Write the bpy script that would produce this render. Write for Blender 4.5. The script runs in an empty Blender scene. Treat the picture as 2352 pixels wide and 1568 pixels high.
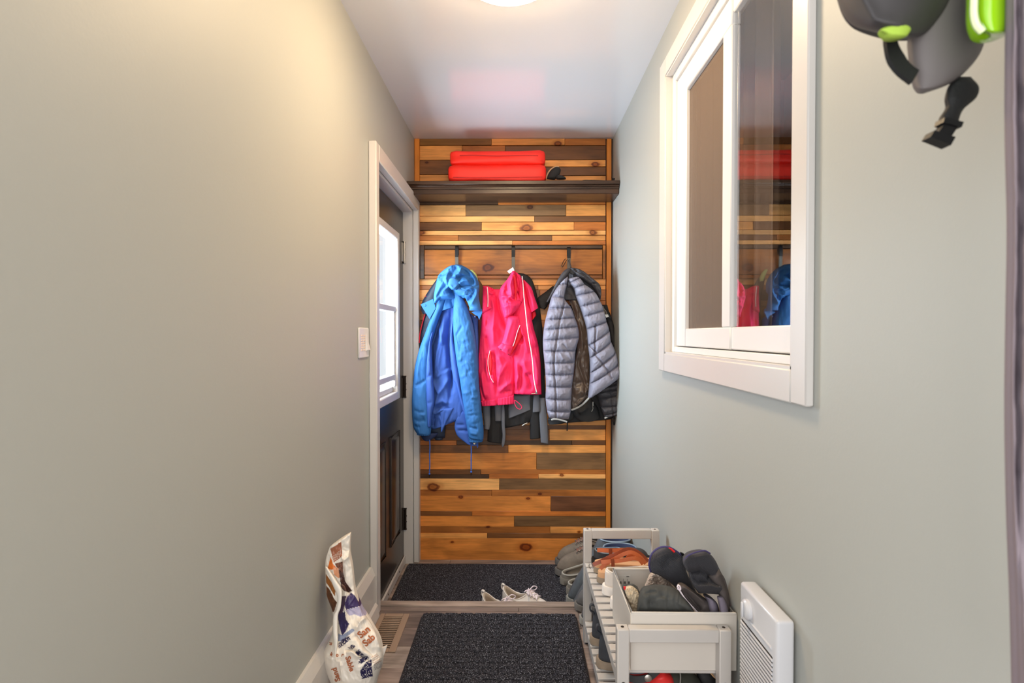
import bpy, bmesh, math, random
import numpy as np
from mathutils import Vector, Matrix

random.seed(7)
SC = bpy.context.scene
COL = SC.collection
PI = math.pi

# ------------------------------------------------------------------ camera
F = 1190.0                      # focal length in pixels of the 2352 x 1568 frame
CAMZ = 1.17
YAW, PITCH = 0.01176, 0.01345
CAMR = Matrix.Rotation(YAW, 3, 'Z') @ Matrix.Rotation(PI / 2 - PITCH, 3, 'X')
CR = np.array(CAMR)
cam_data = bpy.data.cameras.new('camera')
cam = bpy.data.objects.new('camera', cam_data)
COL.objects.link(cam)
cam.matrix_world = Matrix.Translation((0, 0, CAMZ)) @ CAMR.to_4x4()
cam_data.sensor_width = 36.0
cam_data.lens = 36.0 * F / 2352.0
cam_data.clip_start = 0.02
cam_data.dof.use_dof = True
cam_data.dof.focus_distance = 2.3
cam_data.dof.aperture_fstop = 5.6
SC.camera = cam

# ------------------------------------------------------------------ light
SC.view_settings.view_transform = 'Standard'
SC.view_settings.look = 'None'
SC.view_settings.exposure = 1.08
SC.view_settings.gamma = 1.0
SC.view_settings.use_curve_mapping = False
SC.cycles.use_denoising = True
SC.cycles.max_bounces = 10
SC.cycles.diffuse_bounces = 6
SC.cycles.sample_clamp_indirect = 8.0

world = bpy.data.worlds.new('world')
SC.world = world
world.use_nodes = True
bg = world.node_tree.nodes['Background']
bg.inputs['Color'].default_value = (0.95, 0.97, 1.0, 1)
bg.inputs['Strength'].default_value = 0.55


def area(name, loc, direction, sx, sy, power, color):
    d = bpy.data.lights.new(name, 'AREA')
    d.shape = 'RECTANGLE'
    d.size, d.size_y = sx, sy
    d.energy, d.color = power, color
    o = bpy.data.objects.new(name, d)
    COL.objects.link(o)
    o.location = loc
    o.rotation_euler = Vector(direction).to_track_quat('-Z', 'Y').to_euler()
    return o


# added fill light behind the camera, standing in for daylight from the next room
area('rear_fill', (0.0, -0.95, 1.25), (0, 1, 0), 1.05, 1.9, 10, (1.0, 0.96, 0.92))
# added cool fill for the right wall, in an unseen gap left of the camera
area('left_fill', (-0.63, -0.2, 1.25), (1, 0.3, 0.12), 0.9, 1.9, 4.8, (0.92, 0.97, 1.0))
# daylight entering through the glass of the side door
area('daylight_door_glass', (-0.80, 2.62, 1.30), (1, 0, -0.1), 0.5, 0.9, 20, (0.78, 0.9, 1.0))
LAMP_STRENGTH = 34
LAMP_COLOR = (1.0, 0.72, 0.42)


# ------------------------------------------------------------------ helpers
def ray(u, v):
    c = np.array([(u - 1176.0) / F, -(v - 784.0) / F, -1.0])
    return CR @ c


def P(u, v, Y):
    """world point on the plane y = Y seen at photo pixel (u, v)"""
    d = ray(u, v)
    t = Y / d[1]
    return np.array([d[0] * t, Y, CAMZ + d[2] * t])


def PX(u, v, X):
    d = ray(u, v)
    t = X / d[0]
    return np.array([X, d[1] * t, CAMZ + d[2] * t])


def PZ(u, v, Z):
    d = ray(u, v)
    t = (Z - CAMZ) / d[2]
    return np.array([d[0] * t, d[1] * t, Z])


def PA(uv, Y):
    """vectorised P for arrays (..., 2); Y scalar or array"""
    uv = np.asarray(uv, float)
    c = np.stack([(uv[..., 0] - 1176.0) / F, -(uv[..., 1] - 784.0) / F, -np.ones(uv.shape[:-1])], -1)
    d = c @ CR.T
    t = Y / d[..., 1]
    out = d * t[..., None]
    out[..., 2] += CAMZ
    return out


def lin(c):
    out = []
    for v in c[:3]:
        v = v / 255.0
        out.append(v / 12.92 if v <= 0.04045 else ((v + 0.055) / 1.055) ** 2.4)
    return (*out, 1.0)


BASE = {}


def base_of(o):
    while o is not None:
        if o.name in BASE:
            return BASE[o.name]
        o = o.parent
    return np.zeros(3)


def tag(o, label=None, cat=None, group=None, kind=None):
    if label:
        o['label'] = label
    if cat:
        o['category'] = cat
    if group:
        o['group'] = group
    if kind:
        o['kind'] = kind
    return o


def thing(name, label, cat, loc=(0, 0, 0), rz=0.0, group=None, kind=None):
    o = bpy.data.objects.new(name, None)
    COL.objects.link(o)
    o.empty_display_size = 0.05
    o.location = loc
    o.rotation_euler = (0, 0, rz)
    BASE[o.name] = np.array(loc, float)
    return tag(o, label, cat, group, kind)


def mk(name, vf, mat, parent=None, local=False, sharp=38, cols=None, label=None):
    """one mesh object; vertices are world coordinates unless local"""
    v, f = vf
    v = np.asarray(v, float)
    if parent is not None and not local:
        v = v - base_of(parent)
    me = bpy.data.meshes.new(name)
    me.from_pydata(v.tolist(), [], [tuple(int(i) for i in q) for q in f])
    me.validate()
    bm = bmesh.new()
    bm.from_mesh(me)
    bmesh.ops.recalc_face_normals(bm, faces=bm.faces)
    bm.to_mesh(me)
    bm.free()
    if sharp:
        me.shade_smooth()
        if sharp < 180:
            me.set_sharp_from_angle(angle=math.radians(sharp))
    if cols is not None:
        a = me.color_attributes.new('Col', 'FLOAT_COLOR', 'POINT')
        a.data.foreach_set('color', np.asarray(cols, float).ravel())
    me.materials.append(mat)
    o = bpy.data.objects.new(name, me)
    COL.objects.link(o)
    if parent is not None:
        o.parent = parent
    if label:
        o['label'] = label
    return o


def copy_tree(o, parent=None):
    c = o.copy()
    COL.objects.link(c)
    if parent is not None:
        c.parent = parent
    for ch in list(o.children):
        copy_tree(ch, c)
    return c


def join(*vfs):
    V, Fc, n = [], [], 0
    for v, f in vfs:
        v = np.asarray(v, float)
        V.append(v)
        Fc += [tuple(i + n for i in q) for q in f]
        n += len(v)
    return np.concatenate(V), Fc


def bm_out(bm):
    bm.verts.index_update()
    v = np.array([x.co[:] for x in bm.verts])
    f = [tuple(x.index for x in q.verts) for q in bm.faces]
    bm.free()
    return v, f


def box(x0, x1, y0, y1, z0, z1, bv=0.0, seg=1):
    bm = bmesh.new()
    bmesh.ops.create_cube(bm, size=1.0)
    for w in bm.verts:
        w.co = ((x0 + x1) / 2 + w.co.x * (x1 - x0), (y0 + y1) / 2 + w.co.y * (y1 - y0), (z0 + z1) / 2 + w.co.z * (z1 - z0))
    if bv > 0:
        bmesh.ops.bevel(bm, geom=bm.edges[:], offset=bv, segments=seg, profile=0.5, affect='EDGES')
    return bm_out(bm)


def xf(vf, M):
    v, f = vf
    v = np.c_[np.asarray(v, float), np.ones(len(v))] @ np.array(M).T
    return v[:, :3], f


def smooth_path(pts, n):
    """Catmull-Rom resampling, any dimension"""
    p = np.asarray(pts, float)
    if len(p) == 2:
        t = np.linspace(0, 1, n)[:, None]
        return p[0] * (1 - t) + p[1] * t
    d = np.r_[0, np.cumsum(np.linalg.norm(np.diff(p, axis=0), axis=1) + 1e-9)]
    d /= d[-1]
    q = np.vstack([2 * p[0] - p[1], p, 2 * p[-1] - p[-2]])
    out = []
    for t in np.linspace(0, 1, n):
        i = min(np.searchsorted(d, t, side='right') - 1, len(p) - 2)
        u = (t - d[i]) / (d[i + 1] - d[i])
        a, b, c, e = q[i], q[i + 1], q[i + 2], q[i + 3]
        out.append(0.5 * (2 * b + (c - a) * u + (2 * a - 5 * b + 4 * c - e) * u * u + (3 * b - a - 3 * c + e) * u ** 3))
    return np.array(out)


def frames(p, closed=False):
    n = len(p)
    if closed:
        T = np.roll(p, -1, 0) - np.roll(p, 1, 0)
    else:
        T = np.gradient(p, axis=0)
    T /= np.linalg.norm(T, axis=1)[:, None] + 1e-12
    a = np.array([0, 0, 1.0]) if abs(T[0][2]) < 0.9 else np.array([1.0, 0, 0])
    N = np.zeros_like(p)
    N[0] = np.cross(T[0], a)
    N[0] /= np.linalg.norm(N[0])
    for i in range(1, n):
        w = N[i - 1] - T[i] * np.dot(N[i - 1], T[i])
        N[i] = w / (np.linalg.norm(w) + 1e-12)
    return T, N, np.cross(T, N)


def grid_faces(n, m, wrap=False, off=0):
    f = []
    for i in range(n - 1):
        for j in range(m if wrap else m - 1):
            k = (j + 1) % m
            f.append((off + i * m + j, off + i * m + k, off + (i + 1) * m + k, off + (i + 1) * m + j))
    return f


def tube(pts, r, n=8, smooth=0, closed=False, sx=1.0, sy=1.0):
    p = np.asarray(pts, float)
    if smooth:
        p = smooth_path(p, smooth)
    T, N, B = frames(p, closed)
    r = np.asarray(r, float)
    if r.ndim == 0:
        r = np.full(len(p), float(r))
    elif len(r) != len(p):
        r = np.interp(np.linspace(0, 1, len(p)), np.linspace(0, 1, len(r)), r)
    a = np.linspace(0, 2 * PI, n, endpoint=False)
    V = p[:, None, :] + r[:, None, None] * (np.cos(a)[None, :, None] * sx * N[:, None, :] + np.sin(a)[None, :, None] * sy * B[:, None, :])
    V = V.reshape(-1, 3)
    f = grid_faces(len(p), n, True)
    if closed:
        k = (len(p) - 1) * n
        f += [(k + j, k + (j + 1) % n, (j + 1) % n, j) for j in range(n)]
    else:
        f += [tuple(range(n - 1, -1, -1)), tuple((len(p) - 1) * n + j for j in range(n))]
    return V, f


def ribbon(pts, normal, w, t, smooth=0):
    """flat strap along pts; normal: direction its broad face looks (vector or per-point)"""
    p = np.asarray(pts, float)
    nn = np.asarray(normal, float)
    if smooth:
        if nn.ndim == 2:
            nn = smooth_path(nn, smooth)
        p = smooth_path(p, smooth)
    T = np.gradient(p, axis=0)
    T /= np.linalg.norm(T, axis=1)[:, None] + 1e-12
    if nn.ndim == 1:
        nn = np.repeat(nn[None], len(p), 0)
    nn = nn - T * (nn * T).sum(1)[:, None]
    nn /= np.linalg.norm(nn, axis=1)[:, None] + 1e-12
    b = np.cross(T, nn)
    w = np.asarray(w, float)
    if w.ndim == 0:
        w = np.full(len(p), float(w))
    elif len(w) != len(p):
        w = np.interp(np.linspace(0, 1, len(p)), np.linspace(0, 1, len(w)), w)
    w = w[:, None] / 2
    V = np.stack([p - b * w - nn * t / 2, p + b * w - nn * t / 2, p + b * w + nn * t / 2, p - b * w + nn * t / 2], 1).reshape(-1, 3)
    f = grid_faces(len(p), 4, True)
    k = (len(p) - 1) * 4
    f += [(3, 2, 1, 0), (k, k + 1, k + 2, k + 3)]
    return V, f


def lathe(prof, n=24, M=None):
    prof = np.asarray(prof, float)
    a = np.linspace(0, 2 * PI, n, endpoint=False)
    V = np.stack([prof[:, None, 0] * np.cos(a), prof[:, None, 0] * np.sin(a), np.repeat(prof[:, 1:2], n, 1)], -1).reshape(-1, 3)
    f = grid_faces(len(prof), n, True)
    if prof[0, 0] > 1e-6:
        f.append(tuple(range(n - 1, -1, -1)))
    if prof[-1, 0] > 1e-6:
        k = (len(prof) - 1) * n
        f.append(tuple(k + j for j in range(n)))
    vf = (V, f)
    return xf(vf, M) if M is not None else vf


def prism(poly, a0, a1, axis):
    """polygon (2D list) extruded along axis 'x','y','z' from a0 to a1"""
    n = len(poly)
    V = []
    for a in (a0, a1):
        for p, q in poly:
            V.append({'x': (a, p, q), 'y': (p, a, q), 'z': (p, q, a)}[axis])
    f = [tuple(range(n)), tuple(range(2 * n - 1, n - 1, -1))]
    f += [(i, (i + 1) % n, n + (i + 1) % n, n + i) for i in range(n)]
    return np.array(V, float), f


def _h(ix, iy, seed):
    x = np.sin(ix * 127.1 + iy * 311.7 + seed * 74.7) * 43758.5453
    return x - np.floor(x)


def vnoise(x, y, seed=0):
    ix, iy = np.floor(x), np.floor(y)
    fx, fy = x - ix, y - iy
    fx, fy = fx * fx * (3 - 2 * fx), fy * fy * (3 - 2 * fy)
    a = _h(ix, iy, seed) * (1 - fx) + _h(ix + 1, iy, seed) * fx
    b = _h(ix, iy + 1, seed) * (1 - fx) + _h(ix + 1, iy + 1, seed) * fx
    return (a * (1 - fy) + b * fy) * 2 - 1


def seg_dist(uv, pts):
    """distance of each pixel point to a polyline and the position along it (0..1)"""
    pts = np.asarray(pts, float)
    L = np.r_[0, np.cumsum(np.linalg.norm(np.diff(pts, axis=0), axis=1))]
    best = np.full(uv.shape[:-1], 1e9)
    tt = np.zeros(uv.shape[:-1])
    for i in range(len(pts) - 1):
        a, b = pts[i], pts[i + 1]
        ab = b - a
        t = np.clip(((uv - a) @ ab) / (ab @ ab + 1e-9), 0, 1)
        d = np.linalg.norm(uv - (a + t[..., None] * ab), axis=-1)
        m = d < best
        best = np.where(m, d, best)
        tt = np.where(m, (L[i] + t * (L[i + 1] - L[i])) / L[-1], tt)
    return best, tt


TB = 1.0            # scale of every back bulge (small for things hung flat against a wall)


def cloth(Lp, Rp, Y, tf=0.035, tb=0.02, n=70, m=44, p=2.2, folds=(), wr=0.0012, wdir=0.0, wlen=26.0, wasp=3.0,
          seed=0, quilt=0.0, qexp=0.55, seam=(), tilt=0.0, top=0.35, bot=1.0, straight=False, sag=0.0, tfs=None, ribs=None, persp=False):
    """closed cloth body between a left and a right pixel outline (same number of keys), about the plane y = Y.
    tf / tb: how far it bulges to the front / back; folds: (polyline, width px, height m); quilt: each key row is a stitched line"""
    Lp, Rp = np.asarray(Lp, float), np.asarray(Rp, float)
    K = len(Lp)
    both = smooth_path(np.c_[Lp, Rp], n) if not straight else None
    if both is None:
        d = np.r_[0, np.cumsum(np.linalg.norm(np.diff((Lp + Rp) / 2, axis=0), axis=1))]
        tn = np.linspace(0, d[-1], n)
        both = np.stack([np.interp(tn, d, np.c_[Lp, Rp][:, k]) for k in range(4)], 1)
    d = np.r_[0, np.cumsum(np.linalg.norm(np.diff(np.c_[Lp, Rp], axis=0), axis=1) + 1e-9)]
    kk = np.interp(np.linspace(0, d[-1], n), d, np.arange(K))            # key index along the rows
    if straight:
        dm = np.r_[0, np.cumsum(np.linalg.norm(np.diff((Lp + Rp) / 2, axis=0), axis=1))]
        kk = np.interp(np.linspace(0, dm[-1], n), dm, np.arange(K))
    e = np.linspace(-1, 1, m) if ribs else np.sin(np.linspace(-PI / 2, PI / 2, m))
    s = (e + 1) / 2
    uv = both[:, None, :2] * (1 - s)[None, :, None] + both[:, None, 2:] * s[None, :, None]
    if sag:
        uv[..., 1] += sag * (1 - e ** 2)[None, :]
    prof = (1 - np.abs(e) ** p) ** (1 / p)
    t = np.linspace(0, 1, n)
    endf = np.ones(n)
    endf *= np.clip(top + (1 - top) * np.sqrt(np.clip(t / 0.12, 0, 1)), 0, 1)
    endf *= np.clip(bot + (1 - bot) * np.sqrt(np.clip((1 - t) / 0.10, 0, 1)), 0, 1)
    tt_ = np.interp(kk, np.arange(K), tfs) if tfs is not None else np.full(n, tf)
    fr = tt_[:, None] * prof[None, :] * endf[:, None]
    mask = np.clip(prof * 1.6, 0, 1)[None, :] * np.clip(endf * 1.2, 0, 1)[:, None]
    disp = np.zeros((n, m))
    for fo in folds:
        pts, w, a = fo[:3]
        dd, tt = seg_dist(uv, pts)
        taper = np.clip(np.minimum(tt, 1 - tt) / 0.18, 0.0, 1) ** 0.7 if len(fo) < 4 else 1.0
        disp += 1.7 * a * np.exp(-(dd / w) ** 1.35) * taper
    if wr:
        c, sn = math.cos(wdir), math.sin(wdir)
        ax = (uv[..., 0] * c + uv[..., 1] * sn) / wlen
        ay = (-uv[..., 0] * sn + uv[..., 1] * c) / (wlen * wasp)
        wx = ax + 0.7 * vnoise(ax * 0.6, ay * 0.9, seed + 5)
        rg = (1 - np.abs(vnoise(wx * 0.9, ay * 0.8, seed + 7))) ** 6
        rg2 = (1 - np.abs(vnoise(wx * 1.9 + 3, ay * 2.3, seed + 8))) ** 5
        disp += wr * (0.9 * rg + 0.5 * rg2 - 0.4)
        disp += wr * (vnoise(wx, ay, seed) + 0.55 * vnoise(wx * 2.1, ay * 1.7, seed + 1) + 0.35 * vnoise(wx * 4.3, ay * 3.1, seed + 2))
    if ribs:
        disp += ribs[1] * np.sign(np.sin(s * PI * 2 * ribs[0]))[None, :] * np.abs(np.sin(s * PI * 2 * ribs[0]))[None, :] ** 0.6
    if quilt:
        fr_ = np.abs(np.sin(PI * kk))
        q = quilt * fr_ ** qexp
        nk = np.abs(kk - np.round(kk))
        q = (q - 0.45 * quilt * np.exp(-(nk / 0.055) ** 2))[:, None] * np.ones((1, m))
        pk = 0.22 * quilt * np.exp(-(fr_[:, None] / 0.45) ** 2) * vnoise(uv[..., 0] / 3.2, uv[..., 1] / 14, seed + 9)
        disp += q + pk
        for pts in seam:
            dd, tt = seg_dist(uv, pts)
            disp -= quilt * 0.85 * np.exp(-(dd / 1.7) ** 2)
    fr = fr + disp * mask
    back = TB * tb * prof[None, :] * endf[:, None]
    yy = Y + tilt * (t[:, None] - 0.5)
    if persp:                                   # bulky things close by: keep the outline true at each depth
        Fv = PA(uv, yy - fr)
        Bv = PA(uv, yy + 0 * back)[:, 1:-1].copy()
        Bv[..., 1] = (yy + back)[:, 1:-1]
    else:
        W = PA(uv, np.full(uv.shape[:2], Y))
        Fv = W.copy()
        Fv[..., 1] = yy - fr
        Bv = W[:, 1:-1].copy()
        Bv[..., 1] = (yy + back)[:, 1:-1]
    V = np.concatenate([Fv.reshape(-1, 3), Bv.reshape(-1, 3)])
    f = grid_faces(n, m)
    o2 = n * m
    bidx = lambda i, j: i * m + j if j in (0, m - 1) else o2 + i * (m - 2) + j - 1
    for i in range(n - 1):
        for j in range(m - 1):
            f.append((bidx(i, j), bidx(i + 1, j), bidx(i + 1, j + 1), bidx(i, j + 1)))
    for i in (0, n - 1):
        for j in range(m - 1):
            q = [bidx(i, j), bidx(i, j + 1), i * m + j + 1, i * m + j]
            q = list(dict.fromkeys(q))
            if len(q) >= 3:
                f.append(tuple(q))
    cloth.front = (uv, Fv[..., 1])
    cloth.uv = np.concatenate([uv.reshape(-1, 2), uv[:, 1:-1].reshape(-1, 2)])
    return V, f


def inside(uv, poly):
    """which pixel points lie in the polygon"""
    poly = np.asarray(poly, float)
    x, y = uv[..., 0], uv[..., 1]
    r = np.zeros(x.shape, bool)
    j = len(poly) - 1
    for i in range(len(poly)):
        xi, yi, xj, yj = *poly[i], *poly[j]
        c = ((yi > y) != (yj > y)) & (x < (xj - xi) * (y - yi) / (yj - yi + 1e-12) + xi)
        r ^= c
        j = i
    return r


def px_tube(pts, Y, r, n=8, smooth=0, lift=0.0):
    """tube through pixels on the plane y = Y (Y scalar or per point)"""
    Y = np.broadcast_to(np.asarray(Y, float), (len(pts),))
    w = np.array([P(u, v, y) for (u, v), y in zip(pts, Y)])
    return tube(w, r, n, smooth)


def px_slab(poly, Y, th=0.006):
    """solid sheet of thickness th with a pixel outline on the plane y = Y"""
    w = [P(u, v, Y) for u, v in poly]
    return prism([(q[0], q[2]) for q in w], Y - th / 2, Y + th / 2, 'y')


# ------------------------------------------------------------------ materials
def nmat(name):
    m = bpy.data.materials.new(name)
    m.use_nodes = True
    nt = m.node_tree
    return m, nt, nt.nodes['Principled BSDF']


def N(nt, t, **kw):
    n = nt.nodes.new(t)
    for k, v in kw.items():
        setattr(n, k, v)
    return n


def math_node(nt, op, a, b=None, clamp=False):
    n = N(nt, 'ShaderNodeMath', operation=op, use_clamp=clamp)
    for i, x in enumerate((a, b)):
        if x is None:
            continue
        if isinstance(x, (int, float)):
            n.inputs[i].default_value = x
        else:
            nt.links.new(x, n.inputs[i])
    return n.outputs[0]


def M(name, color, rough=0.6, metal=0.0, spec=0.5, bump=None, var=None, sheen=0.0, coat=0.0, emit=None, attr=False, bump2=None):
    """bump: (scale, strength[, stretch xyz]); var: (scale, amount[, stretch xyz]) mottles the value"""
    m, nt, b = nmat(name)
    b.inputs['Roughness'].default_value = rough
    b.inputs['Metallic'].default_value = metal
    b.inputs['Specular IOR Level'].default_value = spec
    if sheen:
        b.inputs['Sheen Weight'].default_value = sheen
    if coat:
        b.inputs['Coat Weight'].default_value = coat
        b.inputs['Coat Roughness'].default_value = 0.15
    col = lin(color)
    b.inputs['Base Color'].default_value = col
    tc = N(nt, 'ShaderNodeTexCoord')

    def tex(spec_):
        mp = N(nt, 'ShaderNodeMapping')
        nt.links.new(tc.outputs['Object'], mp.inputs['Vector'])
        if len(spec_) > 2:
            mp.inputs['Scale'].default_value = spec_[2]
        t = N(nt, 'ShaderNodeTexNoise')
        t.inputs['Scale'].default_value = spec_[0]
        t.inputs['Detail'].default_value = 4
        t.inputs['Roughness'].default_value = 0.6
        nt.links.new(mp.outputs[0], t.inputs['Vector'])
        return t.outputs['Fac']
    src = None
    if attr:
        a = N(nt, 'ShaderNodeAttribute', attribute_name='Col')
        src = a.outputs['Color']
        nt.links.new(src, b.inputs['Base Color'])
    if var:
        t = tex(var)
        mr = N(nt, 'ShaderNodeMapRange')
        mr.inputs['From Min'].default_value = 0.25
        mr.inputs['From Max'].default_value = 0.75
        mr.inputs['To Min'].default_value = 1 - var[1]
        mr.inputs['To Max'].default_value = 1 + var[1]
        nt.links.new(t, mr.inputs['Value'])
        mx = N(nt, 'ShaderNodeMix', data_type='RGBA', blend_type='MULTIPLY')
        mx.inputs['Factor'].default_value = 1.0
        if src is None:
            mx.inputs['A'].default_value = col
        else:
            nt.links.new(src, mx.inputs['A'])
        nt.links.new(mr.outputs[0], mx.inputs['B'])
        nt.links.new(mx.outputs['Result'], b.inputs['Base Color'])
    last = None
    for bp in (bump, bump2):
        if bp:
            t = tex(bp)
            bn = N(nt, 'ShaderNodeBump')
            bn.inputs['Strength'].default_value = bp[1]
            bn.inputs['Distance'].default_value = 0.002
            nt.links.new(t, bn.inputs['Height'])
            if last is not None:
                nt.links.new(last, bn.inputs['Normal'])
            last = bn.outputs[0]
    if last is not None:
        nt.links.new(last, b.inputs['Normal'])
    if emit:
        b.inputs['Emission Color'].default_value = (*emit[0], 1)
        b.inputs['Emission Strength'].default_value = emit[1]
    return m


def glass_mat(name, ior=1.5, tint=(1, 1, 1), rough=0.0):
    m, nt, b = nmat(name)
    nt.nodes.remove(b)
    out = nt.nodes['Material Output']
    tr = N(nt, 'ShaderNodeBsdfTransparent')
    tr.inputs['Color'].default_value = (*tint, 1)
    gl = N(nt, 'ShaderNodeBsdfGlossy')
    gl.inputs['Roughness'].default_value = rough
    fr = N(nt, 'ShaderNodeFresnel')
    fr.inputs['IOR'].default_value = ior
    mx = N(nt, 'ShaderNodeMixShader')
    gm = N(nt, 'ShaderNodeNewGeometry')
    nt.links.new(math_node(nt, 'MULTIPLY', fr.outputs[0], math_node(nt, 'SUBTRACT', 1.0, gm.outputs['Backfacing'])), mx.inputs[0])
    nt.links.new(tr.outputs[0], mx.inputs[1])
    nt.links.new(gl.outputs[0], mx.inputs[2])
    nt.links.new(mx.outputs[0], out.inputs['Surface'])
    return m


def wood_mat(name, base=None, knots=(), along='X', rough=0.42, contrast=0.35, bumps=0.15):
    """wood grain running along one object axis; base None = the object's own colour; knots: world-space (x, z, size)"""
    m, nt, b = nmat(name)
    b.inputs['Roughness'].default_value = rough
    b.inputs['Specular IOR Level'].default_value = 0.35
    geo = N(nt, 'ShaderNodeNewGeometry')
    oi = N(nt, 'ShaderNodeObjectInfo')
    add = N(nt, 'ShaderNodeVectorMath', operation='ADD')
    sc = N(nt, 'ShaderNodeVectorMath', operation='SCALE')
    cmb = N(nt, 'ShaderNodeCombineXYZ')
    for i in range(3):
        nt.links.new(oi.outputs['Random'], cmb.inputs[i])
    nt.links.new(cmb.outputs[0], sc.inputs[0])
    sc.inputs['Scale'].default_value = 17.0
    nt.links.new(geo.outputs['Position'], add.inputs[0])
    nt.links.new(sc.outputs[0], add.inputs[1])

    def nz(scale, stretch, detail=5, dist=0.0):
        mp = N(nt, 'ShaderNodeMapping')
        mp.inputs['Scale'].default_value = stretch
        nt.links.new(add.outputs[0], mp.inputs[0])
        t = N(nt, 'ShaderNodeTexNoise')
        t.inputs['Scale'].default_value = scale
        t.inputs['Detail'].default_value = detail
        t.inputs['Distortion'].default_value = dist
        nt.links.new(mp.outputs[0], t.inputs['Vector'])
        return t.outputs['Fac']
    st = {'X': ((1, 14, 14), (1, 3, 3)), 'Z': ((14, 14, 1), (3, 3, 1)), 'Y': ((14, 1, 14), (3, 1, 3))}[along]
    fine = nz(6.0, st[0], 6, 0.6)
    broad = nz(3.2, st[1], 3, 0.8)
    mix = math_node(nt, 'ADD', math_node(nt, 'MULTIPLY', fine, 0.45), math_node(nt, 'MULTIPLY', broad, 0.75))
    mr = N(nt, 'ShaderNodeMapRange')
    mr.inputs['From Min'].default_value = 0.42
    mr.inputs['From Max'].default_value = 0.78
    mr.inputs['To Min'].default_value = 1 - contrast
    mr.inputs['To Max'].default_value = 1 + contrast
    nt.links.new(mix, mr.inputs['Value'])
    mx = N(nt, 'ShaderNodeMix', data_type='RGBA', blend_type='MULTIPLY')
    mx.inputs['Factor'].default_value = 1
    if base is None:
        nt.links.new(oi.outputs['Color'], mx.inputs['A'])
    else:
        mx.inputs['A'].default_value = lin(base)
    nt.links.new(mr.outputs[0], mx.inputs['B'])
    col = mx.outputs['Result']
    if knots:
        sep = N(nt, 'ShaderNodeSeparateXYZ')
        nt.links.new(geo.outputs['Position'], sep.inputs[0])
        wob = math_node(nt, 'MULTIPLY', math_node(nt, 'SUBTRACT', nz(30, (1, 1, 1), 2), 0.5), 0.9)
        dmin = None
        for kx, kz, ks in knots:
            dx = math_node(nt, 'MULTIPLY', math_node(nt, 'SUBTRACT', sep.outputs['X'], kx), 0.62 / ks)
            dz = math_node(nt, 'MULTIPLY', math_node(nt, 'SUBTRACT', sep.outputs['Z'], kz), 1.0 / ks)
            dd = math_node(nt, 'SQRT', math_node(nt, 'ADD', math_node(nt, 'MULTIPLY', dx, dx), math_node(nt, 'MULTIPLY', dz, dz)))
            dmin = dd if dmin is None else math_node(nt, 'MINIMUM', dmin, dd)
        dmin = math_node(nt, 'ADD', dmin, wob)
        rp = N(nt, 'ShaderNodeValToRGB')
        el = rp.color_ramp.elements
        el[0].position, el[0].color = 0.0, (0.36, 0.22, 0.12, 1)
        el[1].position, el[1].color = 1.0, (1, 1, 1, 1)
        for pos, c in ((0.2, (0.45, 0.27, 0.15, 1)), (0.3, (0.16, 0.08, 0.05, 1)), (0.42, (0.3, 0.16, 0.09, 1)), (0.55, (0.8, 0.7, 0.6, 1))):
            k = el.new(pos)
            k.color = c
        nt.links.new(math_node(nt, 'MULTIPLY', dmin, 0.5), rp.inputs[0])
        m2 = N(nt, 'ShaderNodeMix', data_type='RGBA', blend_type='MULTIPLY')
        m2.inputs['Factor'].default_value = 1
        nt.links.new(col, m2.inputs['A'])
        nt.links.new(rp.outputs[0], m2.inputs['B'])
        col = m2.outputs['Result']
    nt.links.new(col, b.inputs['Base Color'])
    bn = N(nt, 'ShaderNodeBump')
    bn.inputs['Strength'].default_value = bumps
    bn.inputs['Distance'].default_value = 0.002
    nt.links.new(fine, bn.inputs['Height'])
    nt.links.new(bn.outputs[0], b.inputs['Normal'])
    return m


MT = {}
MT['wall'] = M('sage_wall_paint', (171, 172, 166), 0.5, spec=0.35, bump=(140, 0.12))
MT['ceiling'] = M('ceiling_paint', (226, 226, 230), 0.14, spec=1.0, bump=(160, 0.06))
MT['white'] = M('white_trim_paint', (204, 200, 196), 0.32)
MT['rackwhite'] = M('rack_paint', (192, 187, 182), 0.38, var=(9, 0.03))
MT['plastic'] = M('white_plastic', (222, 220, 218), 0.3)
MT['heater'] = M('heater_enamel', (198, 198, 201), 0.25)
MT['slot'] = M('dark_slot', (38, 30, 24), 0.8)
MT['black'] = M('black_metal', (15, 15, 16), 0.45, spec=0.3)
MT['hooklit'] = M('lit_grey_metal', (95, 90, 82), 0.45, metal=0.6)  # lighter tone painted in where light falls on the hook's lower half
MT['steel'] = M('brushed_steel', (178, 174, 168), 0.35, metal=0.9)
MT['bronze'] = M('dark_bronze', (62, 52, 46), 0.4, metal=0.8)
MT['rubber'] = M('black_rubber', (26, 26, 28), 0.6)
MT['doorpaint'] = M('black_door_paint', (40, 33, 30), 0.28, spec=0.6, bump=(60, 0.05))
MT['glass'] = glass_mat('window_glass', 2.9)
MT['doorglass'] = glass_mat('door_glass', 1.45, (0.97, 0.99, 1.0))

# ================================================================== the setting
XL, XR, YB = -0.616, 0.560, 3.08
CZ = float(P(1180, 318, YB)[2])            # ceiling
LZ = -0.176                                # the landing by the side door
STEP = 2.253
R0 = -0.7                                  # where the hallway opens into the next room


def struct(name, label, cat, vf=None, mat=None, loc=(0, 0, 0)):
    if vf is None:
        return thing(name, label, cat, loc, kind='structure')
    o = mk(name, vf, mat)
    return tag(o, label, cat, kind='structure')


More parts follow.
